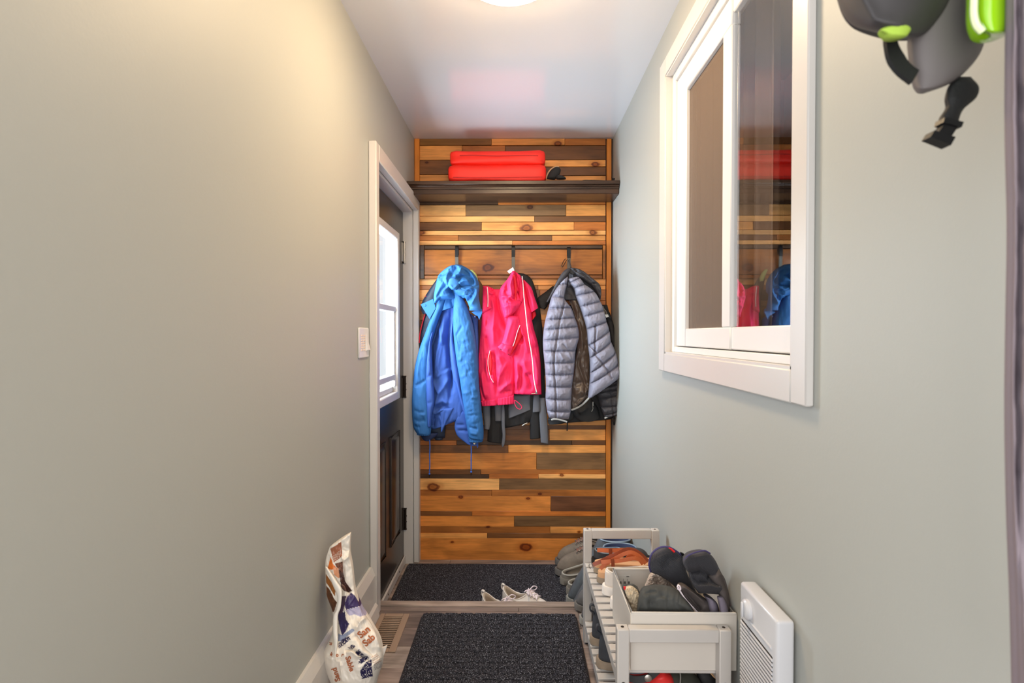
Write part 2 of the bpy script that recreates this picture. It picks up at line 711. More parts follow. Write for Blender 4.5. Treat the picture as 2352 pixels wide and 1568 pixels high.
ceiling = struct('ceiling', 'smooth white ceiling above the narrow hallway', 'ceiling',
                 box(-0.78, 0.72, R0, 3.2, CZ, CZ + 0.06), MT['ceiling'])
D0, D1, DT = 2.175, 3.03, 1.895            # door opening
wall_left = struct('wall_left', 'pale sage painted wall on the left with the side door', 'wall', join(
    box(XL - 0.12, XL, 0.32, D0, LZ - 0.05, CZ), box(XL - 0.12, XL, D0, D1, DT, CZ),  # wall starts short, leaving an added gap for the left fill light
    box(XL - 0.12, XL, D1, 3.2, LZ - 0.05, CZ)), MT['wall'])
W0, W1, WB, WT = 1.04, 1.935, 1.10, 2.125  # window opening
wall_right = struct('wall_right', 'pale sage painted wall on the right with the interior window', 'wall', join(
    box(XR, XR + 0.1, R0, W0, LZ - 0.05, CZ), box(XR, XR + 0.1, W1, 3.2, LZ - 0.05, CZ),
    box(XR, XR + 0.1, W0, W1, LZ - 0.05, WB), box(XR, XR + 0.1, W0, W1, WT, CZ)), MT['wall'])

# ---- plank wall
def c1(x, y):
    return 900 + x * 0.2551, 280 + y * 0.2551


def c3(x, y):
    return 900 + x * 0.2551, 1000 + y * 0.2551


HON, ORG, LGT, MID, DRK, GRB, VDK, ORB, OLV = ((222, 150, 78), (212, 132, 60), (228, 166, 98), (166, 100, 44), (112, 70, 36),
                                              (124, 90, 56), (78, 52, 31), (190, 110, 46), (124, 82, 36))
wknots = []
for kx, ky, s in ((1495, 198, 5.5), (1832, 382, 6), (316, 366, 2.5), (1246, 766, 4.5), (1212, 955, 9), (1808, 998, 6), (270, 998, 5)):
    q = P(*c1(kx, ky), YB)
    wknots.append((float(q[0]), float(q[2]), s * YB / F))
for kx, ky, s in ((372, 462, 9), (620, 552, 3.6), (1227, 565, 3.2), (1203, 1003, 9.5), (545, 956, 2.6), (1528, 354, 3), (1684, 866, 2.5),
                  (866, 822, 3), (1332, 524, 3)):
    q = P(*c3(kx, ky), YB)
    wknots.append((float(q[0]), float(q[2]), s * YB / F))
MT['plank'] = wood_mat('stained_plank', None, wknots, 'X', 0.38, 0.34)
MT['trimwood'] = wood_mat('orange_trim_wood', (206, 124, 46), (), 'Z', 0.4, 0.25)
q = P(1121, 616, YB)
MT['hookboard'] = wood_mat('dark_stained_board', None, [(float(q[0]), float(q[2]), 8.5 * YB / F)], 'X', 0.32, 0.45)
MT['shelfwood'] = wood_mat('dark_shelf_wood', (66, 46, 34), (), 'X', 0.3, 0.5)

wall_back = struct('wall_back', 'end wall clad in horizontal stained wooden planks', 'wall',
                   box(-0.72, 0.68, YB + 0.014, 3.2, LZ - 0.05, CZ), MT['shelfwood'])
rows = []
L_, Rr = 964, 1391


def row(y0, y1, *pieces):
    """pieces: (right end px, colour); the first starts at the left edge"""
    x = L_
    for xe, c in pieces:
        rows.append((x, xe, y0, y1, c))
        x = xe


X1 = lambda x: 900 + x * 0.2551
row(318, 334, (X1(897), OLV), (X1(1557), HON), (Rr, MID))
row(334, 367.5, (X1(633), HON), (X1(1021), MID), (Rr, DRK))
rows += [(L_, 1150, 367.5, 400.5, DRK), (L_, 1150, 400.5, 420, HON), (1150, Rr, 367.5, 383.5, HON), (1150, Rr, 383.5, 404, DRK), (1150, Rr, 404, 420, HON)]
row(420, 440, (1150, MID), (Rr, DRK))
row(440, 461, (1100, DRK), (Rr, MID))
row(461, 470.7, (X1(957), VDK), (Rr, ORB))
row(470.7, 496, (X1(666), LGT), (X1(1567), GRB), (Rr, HON))
row(496, 510, (X1(1284), LGT), (Rr, DRK))
row(510, 529, (X1(809), DRK), (X1(1640), HON), (Rr, ORB))
row(529, 540.5, (Rr, LGT))
row(540.5, 552.8, (X1(598), MID), (X1(1442), DRK), (Rr, HON))
row(552.8, 563, (X1(1086), LGT), (Rr, ORB))
row(563, 640, (Rr, VDK))
row(640, 655, (1180, LGT), (Rr, HON))
row(655, 665.5, (X1(1317), MID), (Rr, HON))
row(665.5, 690, (1010, LGT), (1240, DRK), (Rr, MID))
row(690, 704, (1130, HON), (Rr, ORB))
row(704, 735, (1004, MID), (1290, HON), (Rr, HON))
row(735, 752, (1210, DRK), (Rr, MID))
row(752, 790, (1080, ORG), (Rr, DRK))
row(790, 806, (1300, MID), (Rr, LGT))
row(806, 846, (1150, DRK), (Rr, HON))
row(846, 862, (1050, HON), (Rr, DRK))
row(862, 900, (1200, MID), (Rr, ORG))
row(900, 918, (1120, LGT), (Rr, DRK))
row(918, 948, (1240, DRK), (Rr, MID))
row(948, 965, (1060, HON), (Rr, HON))
row(965, 976, (1100, MID), (Rr, HON))
row(976, 986, (1225, DRK), (Rr, DRK))
row(986, 1011, (1262, DRK), (Rr, HON))
row(1011, 1021.7, (X1(584), ORB), (X1(1621), VDK), (Rr, DRK))
row(1021.7, 1039.3, (X1(1048), DRK), (Rr, HON))
row(1039.3, 1077.6, (X1(1303), ORG), (Rr, GRB))
row(1077.6, 1088.5, (X1(800), DRK), (Rr, MID))
row(1088.5, 1098.6, (X1(875), VDK), (X1(1321), ORB), (Rr, LGT))
row(1098.6, 1124.2, (X1(968), LGT), (Rr, GRB))
row(1124.2, 1138.8, (X1(900), MID), (Rr, MID))
row(1138.8, 1173.6, (X1(1431), ORG), (Rr, (104, 66, 42)))
row(1173.6, 1183.7, (X1(722), DRK), (Rr, ORB))
row(1183.7, 1208.4, (X1(1102), ORG), (Rr, GRB))
row(1208.4, 1224, (X1(1425), MID), (Rr, HON))
row(1224, 1235, (X1(859), HON), (Rr, DRK))
row(1235, 1288, (Rr, ORG))
for x0, x1, y0, y1, c in rows:
    a, b = P(x0, y1, YB), P(x1, y0, YB)
    d = random.uniform(0.0, 0.0055)
    if y0 == 563:
        d = 0.0
    g = 0.0006
    o = mk('plank', box(a[0] + g, b[0] - g, YB - d, YB + 0.016, a[2] + g, b[2] - g, 0.0012), MT['plank'], wall_back)
    k = random.uniform(0.9, 1.1)
    o.color = tuple(min(1, v * k) for v in lin(c)[:3]) + (1,)
for x0, x1, y0, y1, nm in ((1391.5, 1404.5, 318, 1296, 'corner_strip'), (953, 963.5, 318, 1296, 'corner_strip')):
    a, b = P(x0, y1, YB - 0.006), P(x1, y0, YB - 0.006)
    mk(nm, box(max(a[0], XL + 0.002), min(b[0], XR - 0.001), YB - 0.008, YB + 0.016, LZ, b[2] - 0.001, 0.0015), MT['trimwood'], wall_back)

# ---- floor: laminate planks, step down to the landing
MT['laminate'] = wood_mat('grey_brown_laminate', None, (), 'X', 0.42, 0.45, 0.08)
floor = struct('floor', 'grey-brown wood laminate floor with a step down to the side-door landing', 'floor')
mk('subfloor', join(box(-0.72, 0.66, R0, STEP - 0.03, LZ - 0.05, -0.013), box(-0.72, 0.66, STEP - 0.03, 3.2, LZ - 0.06, LZ - 0.011)), MT['slot'], floor)
LAM = [(150, 134, 124), (132, 116, 106), (160, 146, 136), (142, 126, 117), (124, 109, 101)]
y = R0
while y < STEP - 0.06:
    y1 = min(y + 0.125, STEP - 0.045)
    xs = [XL, random.uniform(-0.45, 0.4), XR]
    for x0, x1 in zip(xs[:-1], xs[1:]):
        o = mk('plank', box(x0 + 0.0006, x1 - 0.0006, y + 0.0007, y1 - 0.0007, -0.012, 0, 0.0012), MT['laminate'], floor)
        o.color = lin(random.choice(LAM))
    y = y1
y = STEP
while y < YB:
    y1 = min(y + 0.125, YB + 0.0)
    xs = [-0.69, random.uniform(-0.45, 0.4), XR]
    for x0, x1 in zip(xs[:-1], xs[1:]):
        o = mk('plank', box(x0 + 0.0006, x1 - 0.0006, y + 0.0007, y1 - 0.0007, LZ - 0.011, LZ, 0.0012), MT['laminate'], floor)
        o.color = lin(random.choice(LAM[:2] + LAM[4:]))
    y = y1
o = mk('stair_nosing', prism([(STEP - 0.044, -0.012), (STEP - 0.044, 0.0045), (STEP - 0.004, 0.0045), (STEP + 0.003, 0.0), (STEP + 0.003, -0.03), (STEP - 0.01, -0.03), (STEP - 0.01, -0.012)],
                             XL, XR, 'x'), MT['laminate'], floor)
o.color = lin((168, 152, 140))
mk('riser', box(XL, XR, STEP - 0.03, STEP - 0.012, LZ, -0.012), MT['white'], floor)

# ---- baseboard left
bb = struct('baseboard_left', 'stepped white baseboard along the foot of the left wall', 'baseboard',
            prism([(XL, 0.0), (XL, 0.206), (XL + 0.010, 0.206), (XL + 0.024, 0.172), (XL + 0.024, 0.058), (XL + 0.034, 0.048), (XL + 0.042, 0.0)], 0.32, D0 - 0.046, 'y'), MT['white'])
bb.data.set_sharp_from_angle(angle=0.3)
struct('baseboard_right', 'plain white baseboard along the foot of the right wall', 'baseboard',
       prism([(XR, 0.0), (XR, 0.12), (XR - 0.004, 0.12), (XR - 0.008, 0.11), (XR - 0.008, 0.0)], R0, STEP - 0.05, 'y'), MT['white'])

# ---- side door
door = struct('door_1', 'black panelled side door with a white-framed two-pane window, on the left', 'door')
DX = -0.67
FX = -0.582
mk('casing', box(XL, FX, D0 - 0.045, D0, 0.0, DT + 0.072, 0.004), MT['white'], door)
mk('casing', box(XL, FX, D1, YB - 0.009, LZ, DT + 0.0715, 0.004), MT['white'], door)
mk('head_casing', box(XL, FX + 0.001, D0, D1, DT, DT + 0.0715, 0.004), MT['white'], door)
mk('jamb', box(XL - 0.12, XL - 0.001, D0, D0 + 0.014, LZ, DT), MT['white'], door)
mk('jamb', box(XL - 0.12, XL - 0.001, D1 - 0.012, D1, LZ, DT), MT['white'], door)
mk('jamb', box(XL - 0.12, XL - 0.001, D0 + 0.014, D1 - 0.012, DT - 0.014, DT), MT['white'], door)
DY0, DY1, DZ0, DZ1 = D0 + 0.017, D1 - 0.015, LZ + 0.014, DT - 0.018
LY0, LY1, LZ0, LZ1 = 2.345, 2.855, 0.817, 1.729          # glazed opening
slab = mk('slab', join(box(DX - 0.04, DX, DY0, LY0 + .02, DZ0, DZ1), box(DX - 0.04, DX, LY1 - .02, DY1, DZ0, DZ1),
                       box(DX - 0.04, DX, LY0 + .02, LY1 - .02, DZ0, LZ0 + .02), box(DX - 0.04, DX, LY0 + .02, LY1 - .02, LZ1 - .02, DZ1)), MT['doorpaint'], door)
for y0, y1 in ((2.386, 2.586), (2.70, 2.90)):
    z0, z1 = 0.056, 0.629
    b = 0.022
    mk('panel_moulding', join(prism([(y0, DX), (y0 + b / 2, DX + 0.008), (y0 + b, DX)], z0, z1, 'z') if 0 else
                              xf(tube([(DX, y0, z0), (DX, y1, z0), (DX, y1, z1), (DX, y0, z1)], 0.009, 6, closed=True), Matrix.Identity(4))), MT['doorpaint'], door)
    bm = bmesh.new()
    bmesh.ops.create_cube(bm, size=1)
    for w in bm.verts:
        k = 0.03 if w.co.x > 0 else 0.012
        w.co = (DX + (0.008 if w.co.x > 0 else -0.004), (y0 + y1) / 2 + w.co.y * (y1 - y0 - 2 * k), (z0 + z1) / 2 + w.co.z * (z1 - z0 - 2 * k))
    mk('raised_panel', bm_out(bm), MT['doorpaint'], door)
fw = 0.042
lf = mk('lite_frame', join(box(DX - 0.05, DX + 0.017, LY0, LY0 + fw, LZ0, LZ1, 0.005), box(DX - 0.05, DX + 0.017, LY1 - fw, LY1, LZ0, LZ1, 0.005),
                           box(DX - 0.05, DX + 0.017, LY0 + fw, LY1 - fw, LZ0, LZ0 + fw, 0.005), box(DX - 0.05, DX + 0.017, LY0 + fw, LY1 - fw, LZ1 - fw, LZ1, 0.005)), MT['white'], door)
i0, i1 = LY0 + fw, LY1 - fw
mk('meeting_rail', box(DX - 0.03, DX + 0.006, i0, i1, 1.292, 1.322, 0.003), MT['white'], lf)
mk('sash_rail', box(DX - 0.03, DX + 0.004, i0, i1, 0.925, 0.955, 0.003), MT['white'], lf)
mk('sash_rail', box(DX - 0.045, DX - 0.012, i0, i1, LZ0 + fw, 0.887, 0.003), MT['white'], lf)
mk('sash_stile', box(DX - 0.03, DX + 0.0, i0, i0 + 0.02, 0.955, 1.292, 0.002), MT['white'], lf)
mk('sash_stile', box(DX - 0.03, DX + 0.0, i1 - 0.02, i1, 0.955, 1.292, 0.002), MT['white'], lf)
mk('sash_latch', box(DX - 0.02, DX + 0.008, i1 - 0.03, i1 - 0.004, 0.889, 0.924, 0.003), MT['white'], lf)
mk('pane', box(DX - 0.022, DX - 0.018, i0 + .001, i1 - .001, 1.322, LZ1 - fw), MT['doorglass'], lf)
mk('pane', box(DX - 0.022, DX - 0.018, i0 + 0.02, i1 - 0.02, 0.955, 1.292), MT['doorglass'], lf)
for zc, m in ((1.647, 'steel'), (0.865, 'bronze'), (0.09, 'bronze')):
    h = mk('hinge', join(box(DX - 0.002, DX + 0.004, DY1 - 0.03, DY1, zc - 0.055, zc + 0.055, 0.001), tube([(DX + 0.009, DY1 + 0.003, zc - 0.058), (DX + 0.009, DY1 + 0.003, zc + 0.058)], 0.007, 10)), MT[m], door,
           label='polished steel hinge' if m == 'steel' else None)
    mk('hinge_pin', join(*[tube([(DX + 0.009, DY1 + 0.003, zc + z), (DX + 0.009, DY1 + 0.003, zc + z + 0.007)], 0.009, 10) for z in (-0.064, -0.02, 0.014, 0.058)]), MT[m], h)
kn = lathe([(0.0, 0.062), (0.017, 0.060), (0.025, 0.05), (0.026, 0.04), (0.018, 0.03), (0.012, 0.024), (0.012, 0.006), (0.03, 0.004), (0.032, 0.0)], 20,
           Matrix.Translation((DX, 2.262, 0.712)) @ Matrix.Rotation(PI / 2, 4, 'Y'))
mk('knob', kn, MT['steel'], door)
sw = mk('door_sweep', box(DX, DX + 0.012, DY0, DY1, LZ + 0.006, LZ + 0.05, 0.003), MT['white'], door)
for ys in (2.35, 2.6, 2.85):
    mk('screw', lathe([(0.005, 0), (0.004, 0.002), (0, 0.0025)], 8, Matrix.Translation((DX + 0.012, ys, LZ + 0.03)) @ Matrix.Rotation(PI / 2, 4, 'Y')), MT['bronze'], sw)
mk('threshold', box(-0.73, DX + 0.005, D0 + 0.014, D1 - 0.012, LZ, LZ + 0.012, 0.003), MT['steel'], door)
# white porch wall seen through the door's panes
MT['siding'] = M('white_siding', (240, 242, 244), 0.6)
so = struct('wall_porch', 'white clapboard siding outside the side door', 'wall')
for i in range(14):
    z = 0.1 + i * 0.14
    mk('siding_board', prism([(-1.75, z), (-1.72, z), (-1.735, z + 0.14), (-1.75, z + 0.14)], 2.0, 6.0, 'y'), MT['siding'], so)

# ---- interior window in the right wall
win = struct('window_1', 'white-trimmed sliding interior window with a screen and a glass pane, on the right wall', 'window')
cx0 = XR - 0.017
C0, C1, CB, CT = 0.984, 2.008, 1.033, 2.192
mk('casing', box(cx0, XR, C0, W0, CB, CT, 0.003), MT['white'], win)
mk('casing', box(cx0, XR, W1, C1, CB, CT, 0.003), MT['white'], win)
mk('casing', box(cx0, XR, W0, W1, CB, WB, 0.003), MT['white'], win)
mk('casing', box(cx0, XR, W0, W1, WT, CT, 0.003), MT['white'], win)
for a in ((W0, W0 + 0.006, WB, WT), (W1 - 0.006, W1, WB, WT), (W0, W1, WB, WB + 0.006), (W0, W1, WT - 0.006, WT)):
    mk('jamb_liner', box(cx0 + 0.003, XR + 0.1, *a), MT['white'], win)
fr_ = mk('window_frame', join(box(XR + 0.008, XR + 0.08, W0 + .006, W0 + .04, WB + .006, WT - .006, .002), box(XR + 0.008, XR + 0.08, W1 - .045, W1 - .006, WB + .006, WT - .006, .002),
                              box(XR + 0.008, XR + 0.08, W0 + .04, W1 - .045, WB + .006, WB + .026, .002), box(XR + 0.008, XR + 0.08, W0 + .04, W1 - .045, WT - .04, WT - .006, .002)), MT['plastic'], win)
s0, s1, m0, sb, gb, gt, st_ = 1.787, 1.887, 1.412, 1.129, 1.19, 2.005, 2.082
sx0, sx1 = XR + 0.014, XR + 0.04
mk('sash', join(box(sx0, sx1, s0, s1, sb, st_, .003), box(sx0, sx1, m0, 1.470, gb, gt, .003), box(sx0, sx1, m0 - .02 + .02, s0, sb, gb, .003), box(sx0, sx1, m0, s0, gt, st_, .003)), MT['plastic'], win)
MT['screen'] = None
m, nt, b = nmat('insect_screen_mesh')
b.inputs['Base Color'].default_value = lin((122, 104, 90))
b.inputs['Roughness'].default_value = 0.8
tr = N(nt, 'ShaderNodeBsdfTransparent')
mxs = N(nt, 'ShaderNodeMixShader')
mxs.inputs[0].default_value = 0.55
nt.links.new(tr.outputs[0], mxs.inputs[1])
nt.links.new(b.outputs[0], mxs.inputs[2])
nt.links.new(mxs.outputs[0], nt.nodes['Material Output'].inputs['Surface'])
MT['screen'] = m
mk('insect_screen', box(sx0 + 0.012, sx0 + 0.0135, 1.470, s0, gb, gt), MT['screen'], win, label='brown insect screen')
mk('sash', join(box(sx0 + .004, sx1 - .002, W0 + .04, m0, sb, gb, .003), box(sx0 + .004, sx1 - .002, W0 + .04, m0, gt + .03, st_, .003)), MT['plastic'], win)
mk('pane', box(sx0 + 0.01, sx0 + 0.014, W0 + .04, m0, gb, gt + .03), MT['glass'], win)
# the dim room on the other side of the glass
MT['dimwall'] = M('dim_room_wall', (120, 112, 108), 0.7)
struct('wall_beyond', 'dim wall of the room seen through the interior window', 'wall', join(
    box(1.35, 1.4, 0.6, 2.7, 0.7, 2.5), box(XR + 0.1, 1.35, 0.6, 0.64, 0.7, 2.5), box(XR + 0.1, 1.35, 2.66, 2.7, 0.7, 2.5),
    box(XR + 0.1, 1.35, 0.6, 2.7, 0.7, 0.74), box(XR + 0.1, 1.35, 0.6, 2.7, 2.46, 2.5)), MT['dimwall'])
MT['taupe'] = M('taupe_curtain', (150, 128, 110), 0.85, bump=(300, 0.2))
ys = np.linspace(1.46, 2.2, 90)
xw = XR + 0.17 + 0.016 * np.sin(ys * 55) + 0.008 * np.sin(ys * 131 + 1)
V = np.array([(x + d, yv, z) for z in (0.9, 2.3) for x, yv in zip(xw, ys) for d in (0, 0.003)])
n2 = len(ys)
fc = []
for i in range(n2 - 1):
    a, b_ = 2 * i, 2 * i + 2
    t_ = 2 * n2
    fc += [(a, b_, b_ + t_, a + t_), (a + 1, a + 1 + t_, b_ + 1 + t_, b_ + 1), (a, a + 1, b_ + 1, b_), (a + t_, b_ + t_, b_ + 1 + t_, a + 1 + t_)]
fc += [(0, t_, t_ + 1, 1), (t_ - 2, t_ - 1, 2 * t_ - 1, 2 * t_ - 2)]
tag(mk('curtain', (V, fc), MT['taupe'], sharp=180), 'taupe curtain hanging behind the window screen', 'curtain')
post = thing('cabinet_post', 'pale post with metal latches seen through the interior window glass', 'post', (0.845, 1.93, 0.74))
mk('post', box(0.83, 0.86, 1.90, 1.96, 0.741, 2.459, 0.004), M('pale_post', (214, 208, 200), 0.5), post)
for zc in (1.27, 1.37, 1.72, 1.81):
    mk('latch', join(box(0.825, 0.831, 1.91, 1.95, zc - 0.012, zc + 0.012, 0.001), tube([(0.824, 1.93, zc - 0.01), (0.816, 1.93, zc + 0.02), (0.824, 1.93, zc + 0.05)], 0.005, 6, smooth=8)), MT['steel'], post)

# ---- light switch by the door
sp = thing('switch_plate', 'white wall plate with timer buttons and a dimmer beside the side door', 'light switch', (XL, 2.05, 1.137))
mk('plate', box(XL, XL + 0.006, 1.982, 2.112, 1.078, 1.197, 0.003), MT['plastic'], sp)
MT['ivory'] = M('ivory_button', (238, 216, 196), 0.4)
for c in range(2):
    for r in range(7):
        y0, z0 = 2.008 + c * 0.03, 1.106 + r * 0.0095
        mk('button', box(XL + 0.0055, XL + 0.008, y0, y0 + 0.017, z0, z0 + 0.006, 0.0008), MT['ivory'], sp)
mk('dimmer', prism([(XL + 0.005, 1.105), (XL + 0.015, 1.112), (XL + 0.009, 1.14), (XL + 0.008, 1.172), (XL + 0.005, 1.172)], 2.07, 2.098, 'y') if 0 else
   xf(prism([(XL + 0.005, 1.105), (XL + 0.016, 1.108), (XL + 0.009, 1.14), (XL + 0.008, 1.172), (XL + 0.005, 1.172)], 2.07, 2.098, 'y'), Matrix.Identity(4)), MT['plastic'], sp)

# ---- ceiling lamp
lx, ly, drop = -0.03, 1.6, 0.036
lamp = thing('ceiling_lamp', 'round frosted glass dome lamp under the ceiling, lit warm white', 'ceiling lamp', (lx, ly, CZ))
LM = Matrix.Translation((lx, ly, CZ))
mk('pan', lathe([(0.15, 0), (0.155, -0.004), (0.168, -drop + 0.004), (0.168, -drop - 0.004), (0.158, -drop - 0.004), (0.158, -drop + 0.002), (0.0, -drop + 0.002)], 48, LM), MT['steel'], lamp)
dome = lathe([(0.158 * math.cos(a), -drop - 0.001 - 0.062 * math.sin(a)) for a in np.linspace(0.0, PI / 2, 14)], 48, LM)
mk('glass_dome', dome, M('frosted_lamp_glass', (255, 246, 232), 0.3, emit=(LAMP_COLOR, LAMP_STRENGTH)), lamp, sharp=180)

# ---- floor register
fv = thing('floor_register', 'brown metal floor vent with louvres beside the sand bag', 'floor vent', (-0.524, 2.02, 0))
MT['vent'] = M('brown_enamel', (156, 132, 112), 0.4)
x0, x1, y0, y1 = -0.573, -0.452, 1.885, 2.145
mk('frame', join(box(x0, x0 + .02, y0, y1, 0, .005, .0015), box(x1 - .026, x1, y0, y1, 0, .005, .0015), box(x0 + .02, x1 - .026, y0, y0 + .022, 0, .005, .0015), box(x0 + .02, x1 - .026, y1 - .022, y1, 0, .005, .0015)), MT['vent'], fv)
mk('duct', box(x0 + .02, x1 - .026, y0 + .022, y1 - .022, 0.0002, 0.0008), MT['slot'], fv)
for i in range(17):
    yv = y0 + 0.029 + i * 0.0124
    mk('louvre', box(x0 + .02, x1 - .026, yv, yv + 0.0055, 0.001, 0.0045, .0008), MT['vent'], fv)

# ---- mats
def mat_cols(nt, b):
    pass


def carpet(name, label, x0, x1, y0, y1, z, rows_, th=0.009):
    m, nt, b = nmat(name + '_fibre')
    b.inputs['Roughness'].default_value = 0.95
    b.inputs['Specular IOR Level'].default_value = 0.1
    tc = N(nt, 'ShaderNodeTexCoord')
    n1 = N(nt, 'ShaderNodeTexNoise')
    n1.inputs['Scale'].default_value = 270
    n1.inputs['Detail'].default_value = 2
    nt.links.new(tc.outputs['Object'], n1.inputs['Vector'])
    r = N(nt, 'ShaderNodeValToRGB')
    e = r.color_ramp.elements
    e[0].position, e[0].color = 0.38, lin((30, 30, 34))
    e[1].position, e[1].color = 0.72, lin((150, 150, 158))
    k = e.new(0.58)
    k.color = lin((62, 62, 69))
    nt.links.new(n1.outputs['Fac'], r.inputs[0])
    nt.links.new(r.outputs[0], b.inputs['Base Color'])
    bn = N(nt, 'ShaderNodeBump')
    bn.inputs['Strength'].default_value = 1.0
    bn.inputs['Distance'].default_value = 0.004
    nt.links.new(n1.outputs['Fac'], bn.inputs['Height'])
    nt.links.new(bn.outputs[0], b.inputs['Normal'])
    root = thing(name, label, 'mat', ((x0 + x1) / 2, (y0 + y1) / 2, z))
    # backing with rounded corners
    rc = 0.03
    poly = []
    for cx, cy, a0 in ((x1 - rc, y1 - rc, 0), (x0 + rc, y1 - rc, PI / 2), (x0 + rc, y0 + rc, PI), (x1 - rc, y0 + rc, 1.5 * PI)):
        poly += [(cx + rc * math.cos(a0 + t), cy + rc * math.sin(a0 + t)) for t in np.linspace(0, PI / 2, 5)]
    mk('backing', prism(poly, z, z + 0.004, 'z'), MT['rubber'], root)
    # ribbed pile: a height field of short blocks
    g = 0.0045 if rows_ else 0.012
    nx, ny = int((x1 - x0 - .012) / g), int((y1 - y0 - .012) / g)
    gx, gy = np.meshgrid(np.linspace(x0 + .006, x1 - .006, nx), np.linspace(y0 + .006, y1 - .006, ny))
    if rows_:
        th += 0.003
        rr = np.floor(gy / 0.03)
        ph = (rr % 2) * 0.5 + 0.1 * _h(rr, rr * 0, 3)
        u = (gx / 0.062 + ph) % 1.0
        w = (gy / 0.03) % 1.0
        h = np.where((u > 0.2) & (w > 0.34), 0.007, 0.0) + 0.0012 * vnoise(gx * 220, gy * 220, 2)
    else:
        h = 0.0018 * vnoise(gx * 160, gy * 160, 4)
    ex = np.minimum(np.minimum(gx - x0, x1 - gx), np.minimum(gy - y0, y1 - gy))
    h = np.where(ex < 0.016, 0.002, h)
    h = (th - 0.004 + h) * np.clip(ex / 0.014, 0.1, 1)
    Vt = np.stack([gx, gy, z + 0.004 + h], -1).reshape(-1, 3)
    o = mk('pile', (Vt, grid_faces(ny, nx)), m, root, sharp=0)
    o['kind'] = 'stuff'
    return root


carpet('door_mat', 'plain charcoal carpet mat on the lower landing by the plank wall', -0.644, 0.33, 2.30, 3.012, LZ, False)
carpet('door_mat', 'ribbed charcoal carpet mat on the hallway floor in front of the step', -0.40, 0.243, 0.75, 2.145, 0, True)

# ================================================================== shelf, hook rail, hooks
zt = float(P(1180, 414.5, 2.856)[2])
sh = thing('wall_shelf', 'dark stained wooden shelf with stepped moulding across the plank wall', 'shelf', (0, 3.0, zt))
mk('board', box(XL + 0.002, XR + 0.004 - 0.006, 2.856, YB - 0.009, zt - 0.02, zt, 0.002), MT['shelfwood'], sh)
mk('moulding', prism([(2.866, zt - 0.0205), (2.863, zt - 0.024), (2.866, zt - 0.029), (2.874, zt - 0.031), (2.874, zt - 0.04), (YB - 0.009, zt - 0.04), (YB - 0.009, zt - 0.0205)], XL + 0.004, XR - 0.004, 'x'), MT['shelfwood'], sh)
mk('moulding', prism([(2.882, zt - 0.0405), (2.882, zt - 0.062), (2.888, zt - 0.066), (2.892, zt - 0.066), (YB - 0.009, zt - 0.066), (YB - 0.009, zt - 0.0405)], XL + 0.004, XR - 0.004, 'x'), MT['shelfwood'], sh)


def soft_box(x0, x1, y0, y1, z0, z1, r, seed=0, amp=0.004, sagf=0.0, n=12):
    """upholstered box: rounded, slightly lumpy"""
    bm = bmesh.new()
    bmesh.ops.create_cube(bm, size=2.0)
    bmesh.ops.subdivide_edges(bm, edges=bm.edges[:], cuts=n, use_grid_fill=True)
    h = np.array([(x1 - x0) / 2, (y1 - y0) / 2, (z1 - z0) / 2])
    c = np.array([(x0 + x1) / 2, (y0 + y1) / 2, (z0 + z1) / 2])
    v, f = bm_out(bm)
    sgn = np.sign(v) * np.abs(v) ** 0.8
    p = sgn * h
    inn = np.clip(p, -(h - r), h - r)
    d = p - inn
    ln = np.linalg.norm(d, axis=1)[:, None]
    p = np.where(ln > 1e-9, inn + d / np.maximum(ln, 1e-9) * np.minimum(ln, r) if False else inn + d / np.maximum(ln, 1e-9) * r, p)
    nx = vnoise(v[:, 0] * 3 + seed, v[:, 2] * 1.6 + v[:, 1] * 1.3, seed)
    ny = vnoise(v[:, 0] * 2 - seed, v[:, 1] * 2 + 9, seed + 3)
    p[:, 1] += amp * nx
    p[:, 2] += amp * ny * (v[:, 2] > -0.9)
    p[:, 2] -= sagf * (v[:, 0] * v[:, 0] * 0 + (1 - v[:, 0] ** 2)) * (v[:, 2] > 0)
    return p + c, f


MT['redcloth'] = M('red_cordura', (244, 38, 18), 0.55, bump=(700, 0.12), bump2=(30, 0.25))
MT['redseam'] = M('dark_red_seam', (170, 22, 14), 0.7)
a, b = P(1028, 418, 2.87), P(1255, 376, 2.87)
rb = thing('folded_bag', 'bright red padded bag folded in two on top of the dark shelf', 'bag', ((a[0] + b[0]) / 2, 2.96, zt))
z1 = float(P(1100, 375.5, 2.87)[2])
z2 = float(P(1100, 341.5, 2.88)[2])
mk('lower_panel', soft_box(a[0], b[0], 2.868, 3.052, zt + 0.0005, z1, 0.03, 1, 0.004), MT['redcloth'], rb, sharp=180)
up = mk('upper_panel', soft_box(a[0] + 0.009, b[0] - 0.004, 2.876, 3.05, z1 - 0.003, z2, 0.03, 5, 0.0045, 0.006), MT['redcloth'], rb, sharp=180)
zz = [P(u, v, 2.872) for u, v in ((1056, 357), (1090, 356.5), (1140, 358), (1190, 357), (1236, 357.5))]
mk('zipper', tube([(q[0], 2.8725 - 0.001, q[2]) for q in zz], 0.0022, 6, smooth=24), MT['redseam'], up)
lo = [o for o in rb.children if o.name.startswith('lower_panel')][0]
mk('seam', tube([(P(u, 407 + s, 2.86)[0], 2.8655, P(u, 407 + s, 2.866)[2]) for u, s in ((1040, 0), (1090, 1), (1150, 0.5), (1200, 0), (1246, -1))], 0.0012, 6, smooth=20), MT['redseam'], lo)

